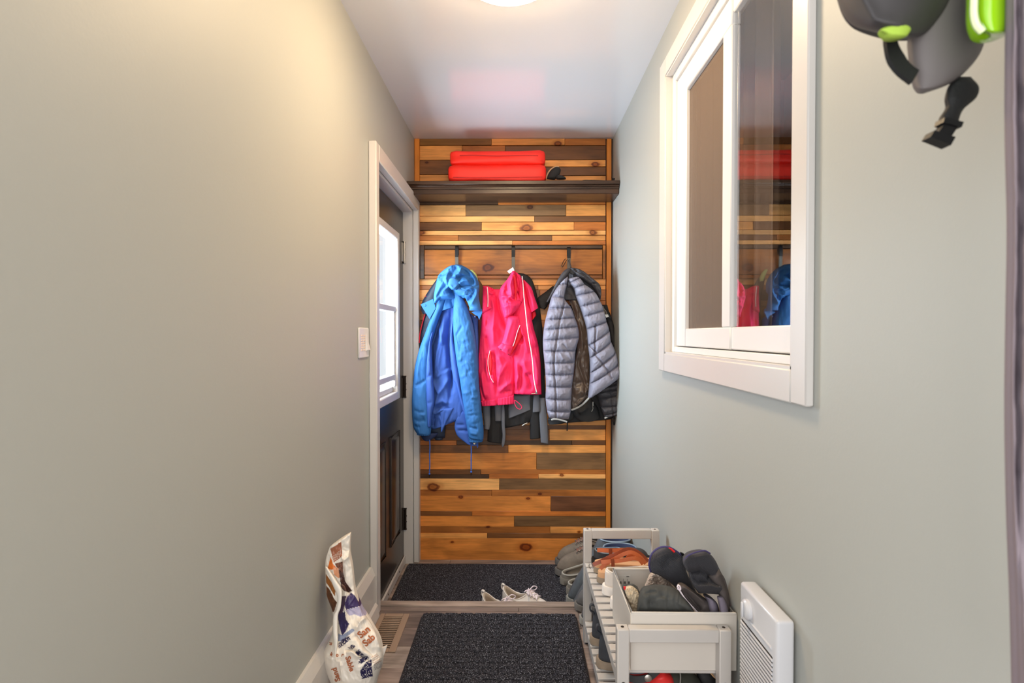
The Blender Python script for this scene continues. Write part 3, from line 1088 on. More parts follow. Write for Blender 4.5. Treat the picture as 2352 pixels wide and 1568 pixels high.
# small things right of the bag
sl = thing('slipper', 'black slip-on slipper lying on its side at the red bag', 'shoe', (float(P(1272, 412, 2.93)[0]), 2.93, zt))
Y = 2.93
MT['darkfelt'] = M('black_felt', (34, 32, 32), 0.8, bump=(500, 0.2))
MT['tan'] = M('tan_leather', (196, 158, 118), 0.6)
mk('upper', cloth([(1276, 384), (1266, 390), (1259, 400), (1256, 411)], [(1284, 384), (1288, 391), (1284, 403), (1274, 413)], Y, 0.02, 0.02, 26, 18, wr=0, top=0.2, bot=0.3), MT['darkfelt'], sl, sharp=180)
mk('sole', px_tube([(1254, 411), (1258, 399), (1266, 388.5), (1277, 383), (1284, 383.5)], Y - 0.004, 0.0045, 8, 24), MT['tan'], sl, label='tan sole edge')
mk('strap', cloth([(1280, 403), (1277, 407), (1278, 411.5)], [(1292, 404), (1299, 408), (1300, 411.5)], Y - 0.03, 0.018, 0.018, 16, 14, wr=0, top=0.3, bot=0.5), MT['darkfelt'], sl, sharp=180)
for nm, lab, x0, x1, h, y in (('glove', 'flat black glove lying at the right of the shelf top', 1335, 1383, 2.5, 2.94),):
    q0, q1 = P(x0, 412, y), P(x1, 412, y)
    g = mk(nm, soft_box(q0[0], q1[0], y - 0.05, y + 0.05, zt + 0.0005, zt + 0.014, 0.0065, 3, 0.0015, n=8), MT['darkfelt'], sharp=180)
    tag(g, lab, 'glove')
q0 = P(1409, 412, 2.89)
tag(mk('spool', lathe([(0.008, 0), (0.0085, 0.004), (0.006, 0.007), (0.006, 0.013), (0.008, 0.016), (0.007, 0.02), (0, 0.02)], 14, Matrix.Translation((q0[0], 2.89, zt + 0.0005))), MT['black']), 'tiny black spool at the right end of the dark shelf', 'spool')

# ---- hook rail: routed board
YH = YB - 0.022
def hb(x0, x1, y0, y1, d=0.0, bv=0.0015):
    a, b = P(x0, y1, YH), P(x1, y0, YH)
    return box(a[0], b[0], YH - d, YB - 0.0065, a[2], b[2], bv)
hr = thing('hook_rail', 'wide dark-stained board with a routed border carrying three coat hooks', 'hook rail', tuple(P(1178, 602, YH)))
MT['burnt'] = wood_mat('burnt_board', (74, 52, 34), (), 'X', 0.3, 0.5)
MT['hookboard'].node_tree.nodes  # grain set above
MT['hookmid'] = wood_mat('mid_stained_board', (152, 90, 34), [(float(q[0]), float(q[2]), 1e-4) for q in [P(1121, 616, YB)]][:0] or [(float(P(1121, 615, YH)[0]), float(P(1121, 615, YH)[2]), 9 * YB / F)], 'X', 0.3, 0.45)
mk('panel', hb(975, 1383.5, 572.5, 631), MT['hookmid'], hr)
mk('top_border', hb(975, 1383.5, 563, 571.5), MT['burnt'], hr)
mk('bottom_border', hb(975, 1383.5, 632, 640), MT['hookmid'], hr)
mk('end_border', hb(964.5, 974, 563, 640), MT['burnt'], hr)
mk('end_border', hb(1384.5, 1391, 563, 640), MT['hookmid'], hr)

def hook(u, lab, v0=566, v1=660):
    yb = YH - 0.0015
    r = thing('coat_hook', lab, 'coat hook', tuple(P(u, v0, yb)))
    k = lambda v, out: np.array([P(u, v, yb)[0], yb - out, P(u, v, yb)[2]])
    mk('stem', ribbon([k(v0 + 20, 0.0), k(v0 + 8, 0.001), k(v0, 0.006), k(v0 + 1, 0.016), k(v0 + 10, 0.020), k(v0 + 24, 0.018), k(v0 + 26, 0.018)], [(0, -1, 0)] * 2 + [(0, -0.6, 1), (0, -0.4, 1), (0, -1, 0.1), (0, -1, 0), (0, -1, 0)], 0.020, 0.004, 28), MT['black'], r)
    mk('arm', ribbon([k(v0 + 25, 0.0182), k(v0 + 45, 0.014), k(v1, 0.010), k(v1 + 12, 0.016), k(v1 + 14, 0.034), k(v1 + 4, 0.045), k(v1 - 3, 0.046)], [(0, -1, 0)] * 3 + [(0, -0.6, 0.6), (0, 0, 1), (0, 0.8, 0.5), (0, 1, 0)], 0.019, 0.004, 32), MT['hooklit'], r, label='lower arm, coloured lighter as if lit')
    for v in (v0 + 16,):
        q = k(v, 0.0)
        mk('screw', lathe([(0.0045, 0), (0.0035, 0.0025), (0, 0.003)], 8, Matrix.Translation(tuple(q)) @ Matrix.Rotation(PI / 2, 4, 'X')), MT['bronze'], r)
    return r
hook(1050, 'black and grey coat hook holding the blue jacket')
hook(1179, 'black and grey coat hook holding the pink jacket')
hook(1306, 'black and grey coat hook holding the grey quilted jacket', 569, 660)

# ================================================================== coats
TB = 0.4
MT['blue'] = M('blue_nylon', (60, 92, 165), 0.72, spec=0.2, bump=(900, 0.08), bump2=(38, 0.35), var=(20, 0.06))
MT['azure'] = M('azure_nylon', (50, 104, 164), 0.68, spec=0.25, bump=(900, 0.08), bump2=(38, 0.4), var=(20, 0.07))
MT['bluedark'] = M('navy_lining', (28, 44, 84), 0.7)
MT['pink'] = M('pink_nylon', (240, 46, 98), 0.62, spec=0.25, bump=(900, 0.06), bump2=(34, 0.3), var=(12, 0.05))
MT['pinkdeep'] = M('deep_pink_lining', (222, 14, 40), 0.6)
MT['piping'] = M('white_piping', (240, 226, 232), 0.5)
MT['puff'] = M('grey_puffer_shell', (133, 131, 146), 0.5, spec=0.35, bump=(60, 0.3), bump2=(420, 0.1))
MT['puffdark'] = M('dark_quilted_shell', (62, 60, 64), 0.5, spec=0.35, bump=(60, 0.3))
MT['lining'] = M('brown_grey_lining', (92, 78, 70), 0.32, spec=0.5, bump=(46, 0.5))
MT['bandgrey'] = M('grey_elastic_band', (176, 178, 178), 0.7)
MT['blackcloth'] = M('black_cloth', (26, 25, 27), 0.7, bump=(300, 0.15), bump2=(30, 0.3))
MT['greycloth'] = M('slate_cloth', (98, 100, 108), 0.65, bump=(500, 0.15), bump2=(25, 0.3))
MT['navy'] = M('navy_quilt', (40, 52, 74), 0.5, bump2=(50, 0.25))
MT['redtrim'] = M('red_trim', (206, 24, 40), 0.6)
MT['olive'] = M('olive_brown_cloth', (92, 72, 50), 0.75, bump=(300, 0.2), bump2=(26, 0.4))
MT['maroon'] = M('maroon_mesh', (96, 40, 44), 0.7, bump=(240, 0.6))
MT['lime'] = M('pale_lime_cloth', (190, 206, 128), 0.75)
MT['cord'] = M('blue_cord', (52, 100, 190), 0.7, bump=(900, 0.3))

A = lambda x, y: (930 + x * 0.1914, 600 + y * 0.1914)
B = lambda x, y: (930 + x * 0.1595, 850 + y * 0.1595)
C = lambda x, y: (1080 + x * 0.1403, 600 + y * 0.1403)
D = lambda x, y: (1080 + x * 0.153, 800 + y * 0.153)
E = lambda x, y: (1220 + x * 0.1531, 580 + y * 0.1531)
G = lambda x, y: (1230 + x * 0.1403, 780 + y * 0.1403)


def lst(fn, *p):
    return [fn(*q) for q in p]


def shift(pts, dx, dy=0):
    return [(x + dx, y + dy) for x, y in pts]


# ---- things behind the blue jacket
nv = thing('quilted_jacket', 'navy quilted jacket with red edging hanging behind the blue jacket', 'jacket', tuple(P(985, 640, 3.05)))
mk('body', cloth([(1000, 655), (985, 690), (975, 720), (968, 750), (964, 790), (966, 850), (972, 1003)], [(1030, 650), (1035, 690), (1035, 720), (1035, 750), (1035, 790), (1030, 850), (1022, 1005)], 3.045, 0.02, 0.015, 60, 24, quilt=0.006, seed=3), MT['navy'], nv, sharp=180)
mk('hood', cloth(lst(A, (400, 190), (300, 330), (215, 470), (190, 560), (215, 630)), lst(A, (470, 190), (430, 330), (400, 470), (380, 560), (300, 640)), 3.035, 0.025, 0.02, 36, 20, wr=0.003, seed=4), MT['navy'], nv, sharp=180)
mk('edging', px_tube(lst(A, (250, 415), (268, 475), (250, 600), (225, 690), (200, 780), (180, 880), (172, 980)), 3.02, 0.0035, 8, 30), MT['redtrim'], nv, label='red edging')
mk('hem_lining', cloth(lst(B, (350, 820), (370, 900), (440, 1000)), lst(B, (520, 820), (575, 900), (545, 995)), 3.05, 0.02, 0.01, 16, 16, seed=6), MT['navy'], nv, sharp=180)
mk('cord_stopper', px_tube(lst(B, (362, 1000), (380, 985), (400, 978), (410, 966)), 3.0, 0.004, 8, 10), MT['lime'], nv, label='pale green cord stopper')

ol = thing('brown_coat', 'olive-brown coat with maroon lining peeking out right of the blue jacket', 'coat', tuple(P(1095, 640, 3.05)))
mk('shoulder', cloth(lst(A, (800, 180), (820, 300), (850, 420), (860, 560), (860, 660)), lst(A, (880, 200), (930, 290), (960, 420), (960, 560), (950, 680)), 3.045, 0.02, 0.015, 40, 18, seed=8, wr=0.003), MT['olive'], ol, sharp=180)
mk('lining', cloth(lst(A, (850, 640), (850, 800), (850, 1000), (850, 1300)), lst(A, (950, 660), (950, 800), (940, 1000), (920, 1300)), 3.04, 0.018, 0.015, 40, 18, seed=9, wr=0.004), MT['maroon'], ol, sharp=180)
mk('hood_edge', cloth(lst(A, (780, 105), (800, 150), (830, 240)), lst(A, (810, 100), (860, 160), (885, 250)), 3.035, 0.016, 0.016, 20, 14, wr=0.001), MT['lime'], ol, sharp=180, label='pale lime hood lining')

# ---- blue jacket
YJ = 2.975
bj = thing('blue_jacket', 'blue hooded rain jacket with azure sleeves on the first hook', 'jacket', tuple(P(1050, 640, YJ)))
body_folds = [
    (lst(A, (450, 620), (400, 800), (330, 1000), (330, 1400)), 5, -0.016), (lst(A, (570, 560), (540, 800), (530, 1000), (560, 1300), (580, 1568)), 4.5, -0.018),
    (lst(A, (400, 760), (460, 900), (470, 1000)), 6, 0.010), (lst(A, (480, 620), (470, 850), (400, 1100), (370, 1390)), 7, 0.012),
    (lst(A, (540, 900), (520, 1100), (540, 1260), (420, 1370)), 4, -0.007), (lst(A, (360, 1400), (470, 1330), (550, 1290)), 3, 0.006),
    (lst(B, (410, 150), (500, 330), (430, 550), (390, 780)), 5, 0.012), (lst(B, (660, 100), (500, 330)), 5, 0.010), (lst(B, (680, 0), (665, 300), (660, 450)), 4, -0.015),
    (lst(B, (440, 480), (560, 420), (640, 470)), 4, 0.010), (lst(B, (470, 560), (580, 500), (660, 560)), 3, -0.010), (lst(B, (430, 620), (540, 560), (600, 540)), 3.2, 0.012),
    (lst(B, (440, 650), (420, 780), (390, 800)), 3, -0.010), (lst(B, (520, 640), (560, 760)), 3, 0.008)]
mk('body', cloth([(1020, 668), (1008, 715), (994, 753), (987, 800), (984, 850), (984, 900), (985, 950), (990, 976), (994, 985)],
                 [(1050, 668), (1075, 715), (1090, 753), (1098, 800), (1100, 850), (1100, 900), (1085, 950), (1048, 966), (1040, 968)], YJ + 0.02, 0.045, 0.04, 120, 80,
                 folds=body_folds, wr=0.0035, wlen=15, wasp=3.5, seed=11, wdir=0.1), MT['blue'], bj, sharp=180)
mk('hem_flap', cloth(lst(B, (500, 560), (520, 700), (520, 780), (520, 880)), lst(B, (700, 540), (650, 650), (600, 740), (535, 890)), YJ - 0.03, 0.012, 0.012, 26, 20, folds=[(lst(B, (590, 570), (560, 800)), 3, -0.004)], seed=12), MT['blue'], bj, sharp=180)
mk('hem_flap', cloth(lst(B, (640, 540), (690, 650), (715, 740), (720, 850), (770, 960), (900, 1060)), lst(B, (900, 560), (930, 650), (950, 760), (960, 850), (970, 960), (975, 1075)), YJ - 0.005, 0.02, 0.016, 44, 26,
                     folds=[(lst(B, (720, 680), (800, 560), (830, 480)), 3, -0.008), (lst(B, (740, 780), (860, 780)), 2.5, -0.005), (lst(B, (760, 860), (890, 860), (900, 900)), 2.5, -0.006)], wr=0.003, seed=13), MT['blue'], bj, sharp=180)
# yoke under the hood
mk('yoke', cloth(lst(A, (520, 330), (480, 450), (425, 600)), lst(A, (640, 340), (620, 450), (575, 555)), YJ - 0.035, 0.02, 0.02, 24, 22, folds=[(lst(A, (580, 370), (560, 480), (575, 560)), 3, -0.006), (lst(A, (530, 360), (470, 560)), 3, 0.005)], wr=0.0015, seed=14), MT['azure'], bj, sharp=180)
# sleeves
lsL = [(1024, 668), (1006, 692), (990, 730), (976, 768), (964, 800), (954, 840), (949, 880), (946.5, 920), (947, 955), (950, 980), (957, 994)]
lsR = [(1038, 666), (1022, 700), (1008, 733), (997, 768), (990, 795), (987, 840), (986, 880), (987, 920), (990, 955), (991, 980), (989, 997)]
ls = mk('sleeve', cloth(lsL, lsR, YJ - 0.03, 0.045, 0.04, 110, 44, wr=0.003, wlen=13, wasp=3, seed=15, bot=0.8,
                        folds=[(lst(A, (130, 1490), (200, 1460), (265, 1415)), 2.6, -0.009), (lst(A, (270, 950), (180, 1250), (170, 1420)), 6, 0.006), (lst(A, (250, 1000), (220, 1150)), 5, -0.005),
                               (lst(B, (150, 560), (220, 590), (310, 590)), 3, -0.005), (lst(B, (130, 690), (230, 720), (320, 700)), 2.6, -0.006), (lst(B, (150, 790), (240, 800)), 2.4, -0.006), (lst(B, (240, 610), (310, 640)), 2.5, 0.005)]), MT['azure'], bj, sharp=180)
mk('sleeve_panel', cloth(lst(A, (330, 830), (290, 1000), (262, 1250), (258, 1450)) + lst(B, (310, 250), (310, 450), (325, 650), (330, 800)), lst(A, (345, 840), (320, 1000), (330, 1250), (340, 1450)) + lst(B, (415, 250), (425, 450), (390, 650), (375, 820)),
                           YJ - 0.05, 0.030, 0.02, 70, 20, wr=0.003, seed=16, wlen=14, folds=[(lst(B, (330, 480), (400, 450)), 3, -0.004), (lst(A, (265, 1400), (330, 1350)), 2.5, -0.006)]), MT['blue'], ls, sharp=180)
mk('cuff', cloth([(957, 985), (957, 991), (958, 998)], [(990, 986), (989, 992), (988.5, 999)], YJ - 0.035, 0.034, 0.03, 14, 40, folds=[([(x, 985), (x + 0.5, 999)], 1.1, -0.005, 1) for x in np.arange(961, 988, 4.2)], wr=0, bot=0.9, top=0.9), MT['azure'], ls, sharp=180)
rsL = [(1043, 666), (1042, 700), (1041, 740), (1043, 780), (1049, 830), (1056, 870), (1063, 920), (1069, 960), (1074, 988), (1077, 1003)]
rsR = [(1052, 664), (1072, 700), (1085, 740), (1093, 785), (1098, 840), (1101, 890), (1106, 940), (1110, 975), (1111, 995), (1110, 1009)]
cr = []
rng = random.Random(4)
for k in range(34):                                    # crumpled stretch of the right sleeve
    y = rng.uniform(775, 985)
    x = np.interp(y, [775, 830, 900, 985], [1066, 1073, 1082, 1092]) + rng.uniform(-13, 13)
    ln, an = rng.uniform(6, 13), rng.uniform(-0.7, 0.35)
    cr.append(([(x - ln * math.cos(an), y - ln * math.sin(an)), (x, y + rng.uniform(-1.5, 1.5)), (x + ln * math.cos(an), y + ln * math.sin(an))], rng.uniform(1.7, 2.8), rng.choice((-1, 1)) * rng.uniform(0.0015, 0.0032)))
rs = mk('sleeve', cloth(rsL, rsR, YJ - 0.045, 0.048, 0.04, 130, 48, wr=0.0026, wlen=10, wasp=2.2, seed=17, bot=0.85,
                        folds=cr + [(lst(A, (600, 480), (590, 800), (640, 1000), (660, 1568)), 3, 0.004), (lst(A, (620, 900), (700, 770)), 2.2, -0.005),
                                    (lst(B, (900, 640), (1000, 620), (1080, 650)), 3, -0.005), (lst(B, (930, 800), (1060, 830)), 2.6, -0.007), (lst(B, (940, 880), (1060, 900)), 2.4, 0.006), (lst(B, (820, 330), (960, 300)), 3, 0.004)]), MT['azure'], bj, sharp=180)
mk('sleeve_panel', cloth(lst(A, (590, 600), (545, 900), (545, 1100), (580, 1400)) + lst(B, (740, 200), (800, 450), (860, 650), (900, 850)), lst(A, (600, 600), (585, 900), (620, 1100), (665, 1400)) + lst(B, (800, 200), (860, 450), (920, 700), (935, 900)),
                           YJ - 0.03, 0.032, 0.02, 70, 18, wr=0.003, seed=18, folds=[]), MT['blue'], rs, sharp=180)
mk('cuff', cloth([(1076, 1003), (1077, 1009), (1077, 1014)], [(1111, 1003), (1110, 1009), (1108, 1014)], YJ - 0.045, 0.036, 0.03, 14, 40, folds=[([(x, 1000), (x + 0.5, 1015)], 1.1, -0.005, 1) for x in np.arange(1080, 1109, 4.0)], wr=0, bot=0.9, top=0.9), MT['azure'], rs, sharp=180)
mk('placket', cloth(lst(A, (775, 620), (810, 760), (830, 900), (860, 1100), (880, 1300)), lst(A, (880, 690), (880, 800), (885, 950), (885, 1100), (890, 1300)), YJ + 0.015, 0.03, 0.02, 50, 16, seed=19), MT['blue'], bj, sharp=180)
# hood
hood_folds = [
    (lst(A, (530, 300), (515, 220), (540, 120), (600, 60)), 4.5, 0.012), (lst(A, (540, 200), (600, 150), (640, 70)), 5, -0.010), (lst(A, (600, 200), (680, 150), (700, 80)), 5, 0.012),
    (lst(A, (640, 240), (700, 190), (790, 200)), 4, -0.016), (lst(A, (650, 290), (720, 250), (800, 240)), 4, 0.014), (lst(A, (700, 100), (780, 170), (825, 250), (820, 300)), 4, -0.016),
    (lst(A, (790, 130), (850, 220), (870, 320)), 4.5, 0.010), (lst(A, (660, 320), (760, 310), (825, 300)), 3.5, -0.014), (lst(A, (420, 180), (500, 160), (580, 90)), 3.5, -0.010),
    (lst(A, (430, 210), (440, 330), (400, 430)), 7, 0.010), (lst(A, (520, 280), (450, 350), (400, 450)), 4, -0.010)]
YHd = YJ - 0.055
hd = mk('hood', cloth(lst(A, (600, 42), (500, 85), (420, 150), (390, 205), (372, 290), (350, 400), (345, 470)), lst(A, (680, 45), (770, 95), (838, 160), (880, 235), (893, 300), (880, 380), (800, 440)), YHd, 0.07, 0.05, 90, 80,
                      folds=hood_folds + [(lst(A, (540, 320), (600, 400), (700, 470)), 9, -0.035)], wr=0.003, wlen=12, wasp=1.6, seed=20, top=0.15, bot=0.25), MT['azure'], bj, sharp=180)
mk('hood_side', cloth(lst(A, (400, 190), (372, 290), (350, 400), (352, 500)), lst(A, (545, 230), (535, 300), (480, 385), (376, 500)), YHd - 0.035, 0.028, 0.03, 44, 30,
                      folds=[(lst(A, (530, 290), (450, 340), (390, 440)), 4, -0.008), (lst(A, (480, 230), (430, 330), (370, 440)), 5, 0.006)], wr=0.002, seed=21, bot=0.4), MT['azure'], hd, sharp=180)
mk('hood_side', cloth(lst(A, (640, 290), (660, 350), (720, 430), (770, 540), (775, 590)), lst(A, (893, 290), (885, 370), (890, 450), (905, 530), (915, 600)), YHd - 0.028, 0.03, 0.03, 56, 36,
                      folds=[(lst(A, (660, 320), (740, 350), (830, 310)), 3.5, 0.010), (lst(A, (680, 370), (760, 390), (800, 350)), 3, -0.012), (lst(A, (700, 420), (780, 420), (835, 400)), 3, 0.010),
                             (lst(A, (740, 480), (800, 440), (840, 330)), 3, -0.014), (lst(A, (790, 540), (860, 420), (880, 330)), 5, 0.008)], wr=0.002, seed=22, bot=0.5), MT['azure'], hd, sharp=180)
mk('knot', cloth(lst(A, (560, 195), (525, 230), (520, 290), (560, 340)), lst(A, (610, 195), (650, 230), (660, 275), (625, 345)), YHd - 0.066, 0.02, 0.03, 30, 26,
                 folds=[(lst(A, (530, 280), (590, 330), (650, 280)), 3, 0.004)], wr=0.0012, wlen=8, seed=23, top=0.3, bot=0.4), MT['azure'], hd, sharp=180)
# collar flaps with snaps
fl = mk('collar_flap', px_slab(lst(A, (190, 518), (300, 470), (338, 452), (372, 560), (298, 690)), YHd - 0.012, 0.012), MT['azure'], bj)
mk('snap', lathe([(0.007, 0), (0.006, 0.003), (0, 0.004)], 14, Matrix.Translation(tuple(P(*A(240, 528), YHd - 0.018))) @ Matrix.Rotation(PI / 2, 4, 'X')), MT['azure'], fl)
fl = mk('collar_flap', px_slab(lst(A, (800, 610), (920, 570), (930, 610), (893, 700), (875, 660), (840, 640)), YHd - 0.02, 0.012), MT['azure'], bj)
mk('snap', lathe([(0.006, 0), (0.005, 0.003), (0, 0.004)], 14, Matrix.Translation(tuple(P(*A(843, 662), YHd - 0.03))) @ Matrix.Rotation(PI / 2, 4, 'X')), MT['bluedark'], fl)
mk('inner_hem', cloth(lst(B, (240, 900), (235, 960), (280, 1010)), lst(B, (480, 900), (450, 950), (360, 1015)), YJ + 0.01, 0.02, 0.02, 16, 16, wr=0.001), MT['bluedark'], bj, sharp=180)
for pts, kn in ((lst(B, (355, 1000), (360, 1100), (356, 1200), (358, 1350), (354, 1470)), (354, 1490)), (lst(B, (952, 1070), (957, 1150), (955, 1300), (955, 1440)), (955, 1462))):
    dc = mk('drawcord', px_tube(pts, YJ - 0.02, 0.0032, 8, 24), MT['cord'], bj)
    q = B(*kn)
    mk('knot', px_tube([(q[0], q[1] - 2), q, (q[0], q[1] + 2.5)], YJ - 0.02, [0.003, 0.0062, 0.003], 8, 9), MT['cord'], dc)
    mk('cord_tip', px_tube([(q[0], q[1] + 2), (q[0] - 0.4, q[1] + 9)], YJ - 0.02, [0.003, 0.001], 8, 6), MT['black'], dc)
tb_ = mk('snap_tab', px_slab(lst(B, (965, 1020), (1057, 1020), (1057, 1100), (1040, 1120), (1035, 1085), (960, 1085)), YJ - 0.04, 0.006), MT['blue'], bj)
mk('snap', lathe([(0.009, 0), (0.009, 0.002), (0.006, 0.004), (0.003, 0.003), (0, 0.003)], 16, Matrix.Translation(tuple(P(*B(1002, 1050), YJ - 0.043))) @ Matrix.Rotation(PI / 2, 4, 'X')), MT['steel'], tb_)

# ---- black coat with slate trim behind the pink jacket
YK = 3.048
bk = thing('black_coat', 'long black coat with slate-grey hem and ribbons behind the pink jacket', 'coat', tuple(P(1180, 640, YK)))
mk('hood', cloth(lst(C, (760, 190), (780, 260), (830, 400), (880, 560), (900, 700)), lst(C, (880, 200), (990, 270), (1060, 420), (1095, 560), (1110, 700)), YK, 0.025, 0.02, 44, 26, wr=0.004, seed=31, top=0.2), MT['blackcloth'], bk, sharp=180)
mk('body', cloth([(1150, 690), (1140, 760), (1130, 850), (1122, 930), (1160, 982)], [(1238, 690), (1246, 760), (1250, 850), (1250, 930), (1219, 968)], YK, 0.03, 0.02, 80, 40, wr=0.004, seed=32), MT['blackcloth'], bk, sharp=180)
mk('hem_panel', cloth(lst(D, (570, 700), (570, 800), (570, 920), (575, 1050)), lst(D, (905, 690), (905, 780), (905, 850), (908, 915)), YK - 0.025, 0.014, 0.01, 30, 24, wr=0.002, seed=33), MT['greycloth'], bk, sharp=180)
mk('sleeve', cloth(lst(D, (330, 700), (300, 900), (270, 1150), (257, 1390)), lst(D, (480, 700), (490, 900), (490, 1150), (480, 1420)), YK - 0.01, 0.02, 0.02, 50, 22, wr=0.003, seed=34), MT['blackcloth'], bk, sharp=180)
mk('sleeve', cloth(lst(D, (900, 700), (900, 900), (895, 1100), (897, 1355)), lst(D, (1050, 700), (1050, 900), (1055, 1100), (1057, 1340)), YK - 0.01, 0.02, 0.02, 50, 22, wr=0.003, seed=35), MT['blackcloth'], bk, sharp=180)
mk('pocket_panel', cloth(lst(D, (365, 760), (365, 900), (375, 1090)), lst(D, (470, 760), (475, 900), (470, 1085)), YK - 0.035, 0.01, 0.008, 30, 18, wr=0.0015, seed=36), MT['greycloth'], bk, sharp=180)
mk('hem_flap', cloth(lst(D, (950, 690), (945, 800), (938, 960)), lst(D, (1035, 690), (1045, 800), (1050, 945)), YK - 0.035, 0.01, 0.008, 24, 16, wr=0.0015, seed=37), MT['greycloth'], bk, sharp=180)
mk('ribbon', cloth(lst(D, (478, 780), (470, 950), (470, 1150), (482, 1300), (470, 1440), (480, 1475)), lst(D, (500, 780), (520, 950), (522, 1150), (530, 1300), (515, 1440), (488, 1478)), YK - 0.05, 0.006, 0.004, 50, 12, wr=0.001, seed=38), MT['greycloth'], bk, sharp=180)
mk('ribbon', cloth(lst(D, (1040, 740), (1035, 950), (1045, 1150), (1060, 1410)), lst(D, (1120, 740), (1145, 950), (1160, 1150), (1172, 1430)), YK - 0.03, 0.008, 0.006, 50, 16, wr=0.002, seed=39), MT['greycloth'], bk, sharp=180)
gs = mk('lining_sleeve', cloth(lst(D, (180, 800), (190, 950), (205, 1100), (210, 1200)), lst(D, (300, 780), (305, 950), (308, 1100), (290, 1215)), YK - 0.015, 0.018, 0.015, 40, 22, wr=0.001, seed=40), MT['greycloth'], bk, sharp=180)
mk('zip_pull', px_tube(lst(D, (780, 1160), (820, 1135), (860, 1120)), YK - 0.035, 0.004, 6, 8), MT['steel'], bk)

# ---- pink jacket
YP = 2.985
pj = thing('pink_jacket', 'pink hooded child rain jacket with white piping on the middle hook', 'jacket', tuple(P(1180, 630, YP)))
pf = [(lst(C, (430, 560), (470, 800), (580, 1050), (600, 1150)), 5, -0.014), (lst(C, (350, 560), (400, 800), (380, 1100), (390, 1400)), 6, 0.012), (lst(C, (300, 900), (250, 1100), (290, 1350), (330, 1500)), 4, -0.010),
      (lst(C, (250, 950), (260, 1250)), 4, 0.010), (lst(C, (390, 1080), (520, 1180), (560, 1260)), 6, -0.007), (lst(D, (360, 20), (370, 300), (390, 520), (400, 700)), 3, -0.012),
      (lst(D, (420, 100), (480, 250), (420, 400)), 6, 0.010), (lst(D, (560, 200), (440, 420), (420, 560)), 4, 0.010), (lst(D, (640, 480), (520, 560), (430, 650)), 4, 0.009), (lst(D, (620, 640), (500, 640)), 3.5, -0.008),
      (lst(D, (180, 350), (200, 600), (230, 760)), 5, 0.012), (lst(D, (150, 550), (190, 700), (240, 780)), 4, -0.012), (lst(D, (250, 120), (250, 300), (300, 480)), 3, 0.010), (lst(D, (300, 60), (320, 300), (330, 400)), 5, -0.016),
      (lst(D, (320, 330), (350, 430), (360, 520)), 3, 0.010)]
pbody = mk('body', cloth([(1112, 664), (1108, 712), (1104.5, 754), (1101, 796), (1098.5, 832), (1099.5, 870), (1103, 900), (1107, 931)],
                         [(1168, 664), (1180, 712), (1184, 754), (1186, 796), (1184, 832), (1182, 870), (1181, 900), (1180.5, 926)], YP + 0.005, 0.042, 0.03, 110, 64, folds=pf, wr=0.003, wlen=14, wasp=3, seed=41, bot=0.7), MT['pink'], pj, sharp=180)
mk('hem_band', cloth(lst(D, (152, 790), (165, 830), (176, 862)), lst(D, (655, 690), (658, 760), (658, 828)), YP - 0.005, 0.036, 0.02, 16, 60, folds=[([D(x, 690), D(x, 870)], 1.2, -0.003, 1) for x in np.arange(200, 650, 42)] + [(lst(D, (400, 740), (405, 840)), 2, -0.014, 1)], wr=0.001, bot=0.9, seed=42), MT['pink'], pbody, sharp=180)
pf2 = [(lst(D, (640, 130), (650, 400), (655, 650)), 3, -0.016), (lst(D, (700, 200), (720, 400), (690, 620)), 5, 0.010), (lst(D, (770, 250), (750, 450), (740, 640)), 5, -0.012), (lst(D, (840, 350), (890, 480), (910, 620)), 5, -0.012),
       (lst(C, (800, 1000), (880, 1250), (950, 1500)), 4, 0.012), (lst(C, (850, 1200), (830, 1350)), 5, -0.016), (lst(D, (800, 150), (830, 300), (900, 380)), 5, 0.008), (lst(D, (960, 100), (1000, 300), (1010, 550)), 5, 0.010),
       (lst(D, (690, 520), (730, 400)), 2.4, 0.006), (lst(C, (880, 330), (960, 600), (990, 800)), 4, -0.014), (lst(C, (760, 500), (830, 660)), 5, -0.010), (lst(C, (960, 1000), (1000, 1150), (1080, 1400)), 6, 0.012)]
pr = mk('front', cloth([(1176, 625), (1172, 650), (1176, 690), (1180, 740), (1179, 790), (1178, 840), (1178, 880), (1181, 904)],
                       [(1188, 626), (1206, 650), (1218, 684), (1223, 740), (1236, 790), (1241.5, 832), (1243, 875), (1244, 905)], YP, 0.045, 0.03, 110, 60, folds=pf2, wr=0.0028, wlen=14, wasp=3, seed=43, top=0.2, bot=0.75), MT['pink'], pj, sharp=180)
mk('sleeve', cloth(lst(C, (870, 300), (900, 480), (940, 640), (975, 760), (1000, 840)), lst(C, (900, 320), (1000, 430), (1055, 590), (1100, 720), (1112, 765)), YP - 0.02, 0.03, 0.025, 50, 26, folds=[(lst(C, (940, 420), (1020, 640), (1040, 800)), 5, 0.008)], wr=0.002, seed=44), MT['pink'], pj, sharp=180)
mk('sleeve_lining', cloth(lst(C, (1000, 840), (1010, 900), (1015, 960)), lst(C, (1060, 800), (1080, 880), (1030, 950)), YP + 0.005, 0.02, 0.02, 18, 16, wr=0.002, seed=45), MT['pinkdeep'], pj, sharp=180)
mk('collar', cloth(lst(C, (206, 405), (206, 520), (203, 700), (198, 860)), lst(C, (290, 405), (400, 470), (440, 620), (400, 800)), YP - 0.01, 0.034, 0.03, 50, 30,
                   folds=[(lst(C, (300, 420), (360, 500), (420, 450)), 3, -0.010), (lst(C, (320, 520), (390, 540)), 3, 0.009), (lst(C, (360, 560), (350, 750)), 4, -0.006)], wr=0.003, wlen=8, wasp=1.5, seed=46, bot=0.2), MT['pink'], pj, sharp=180)
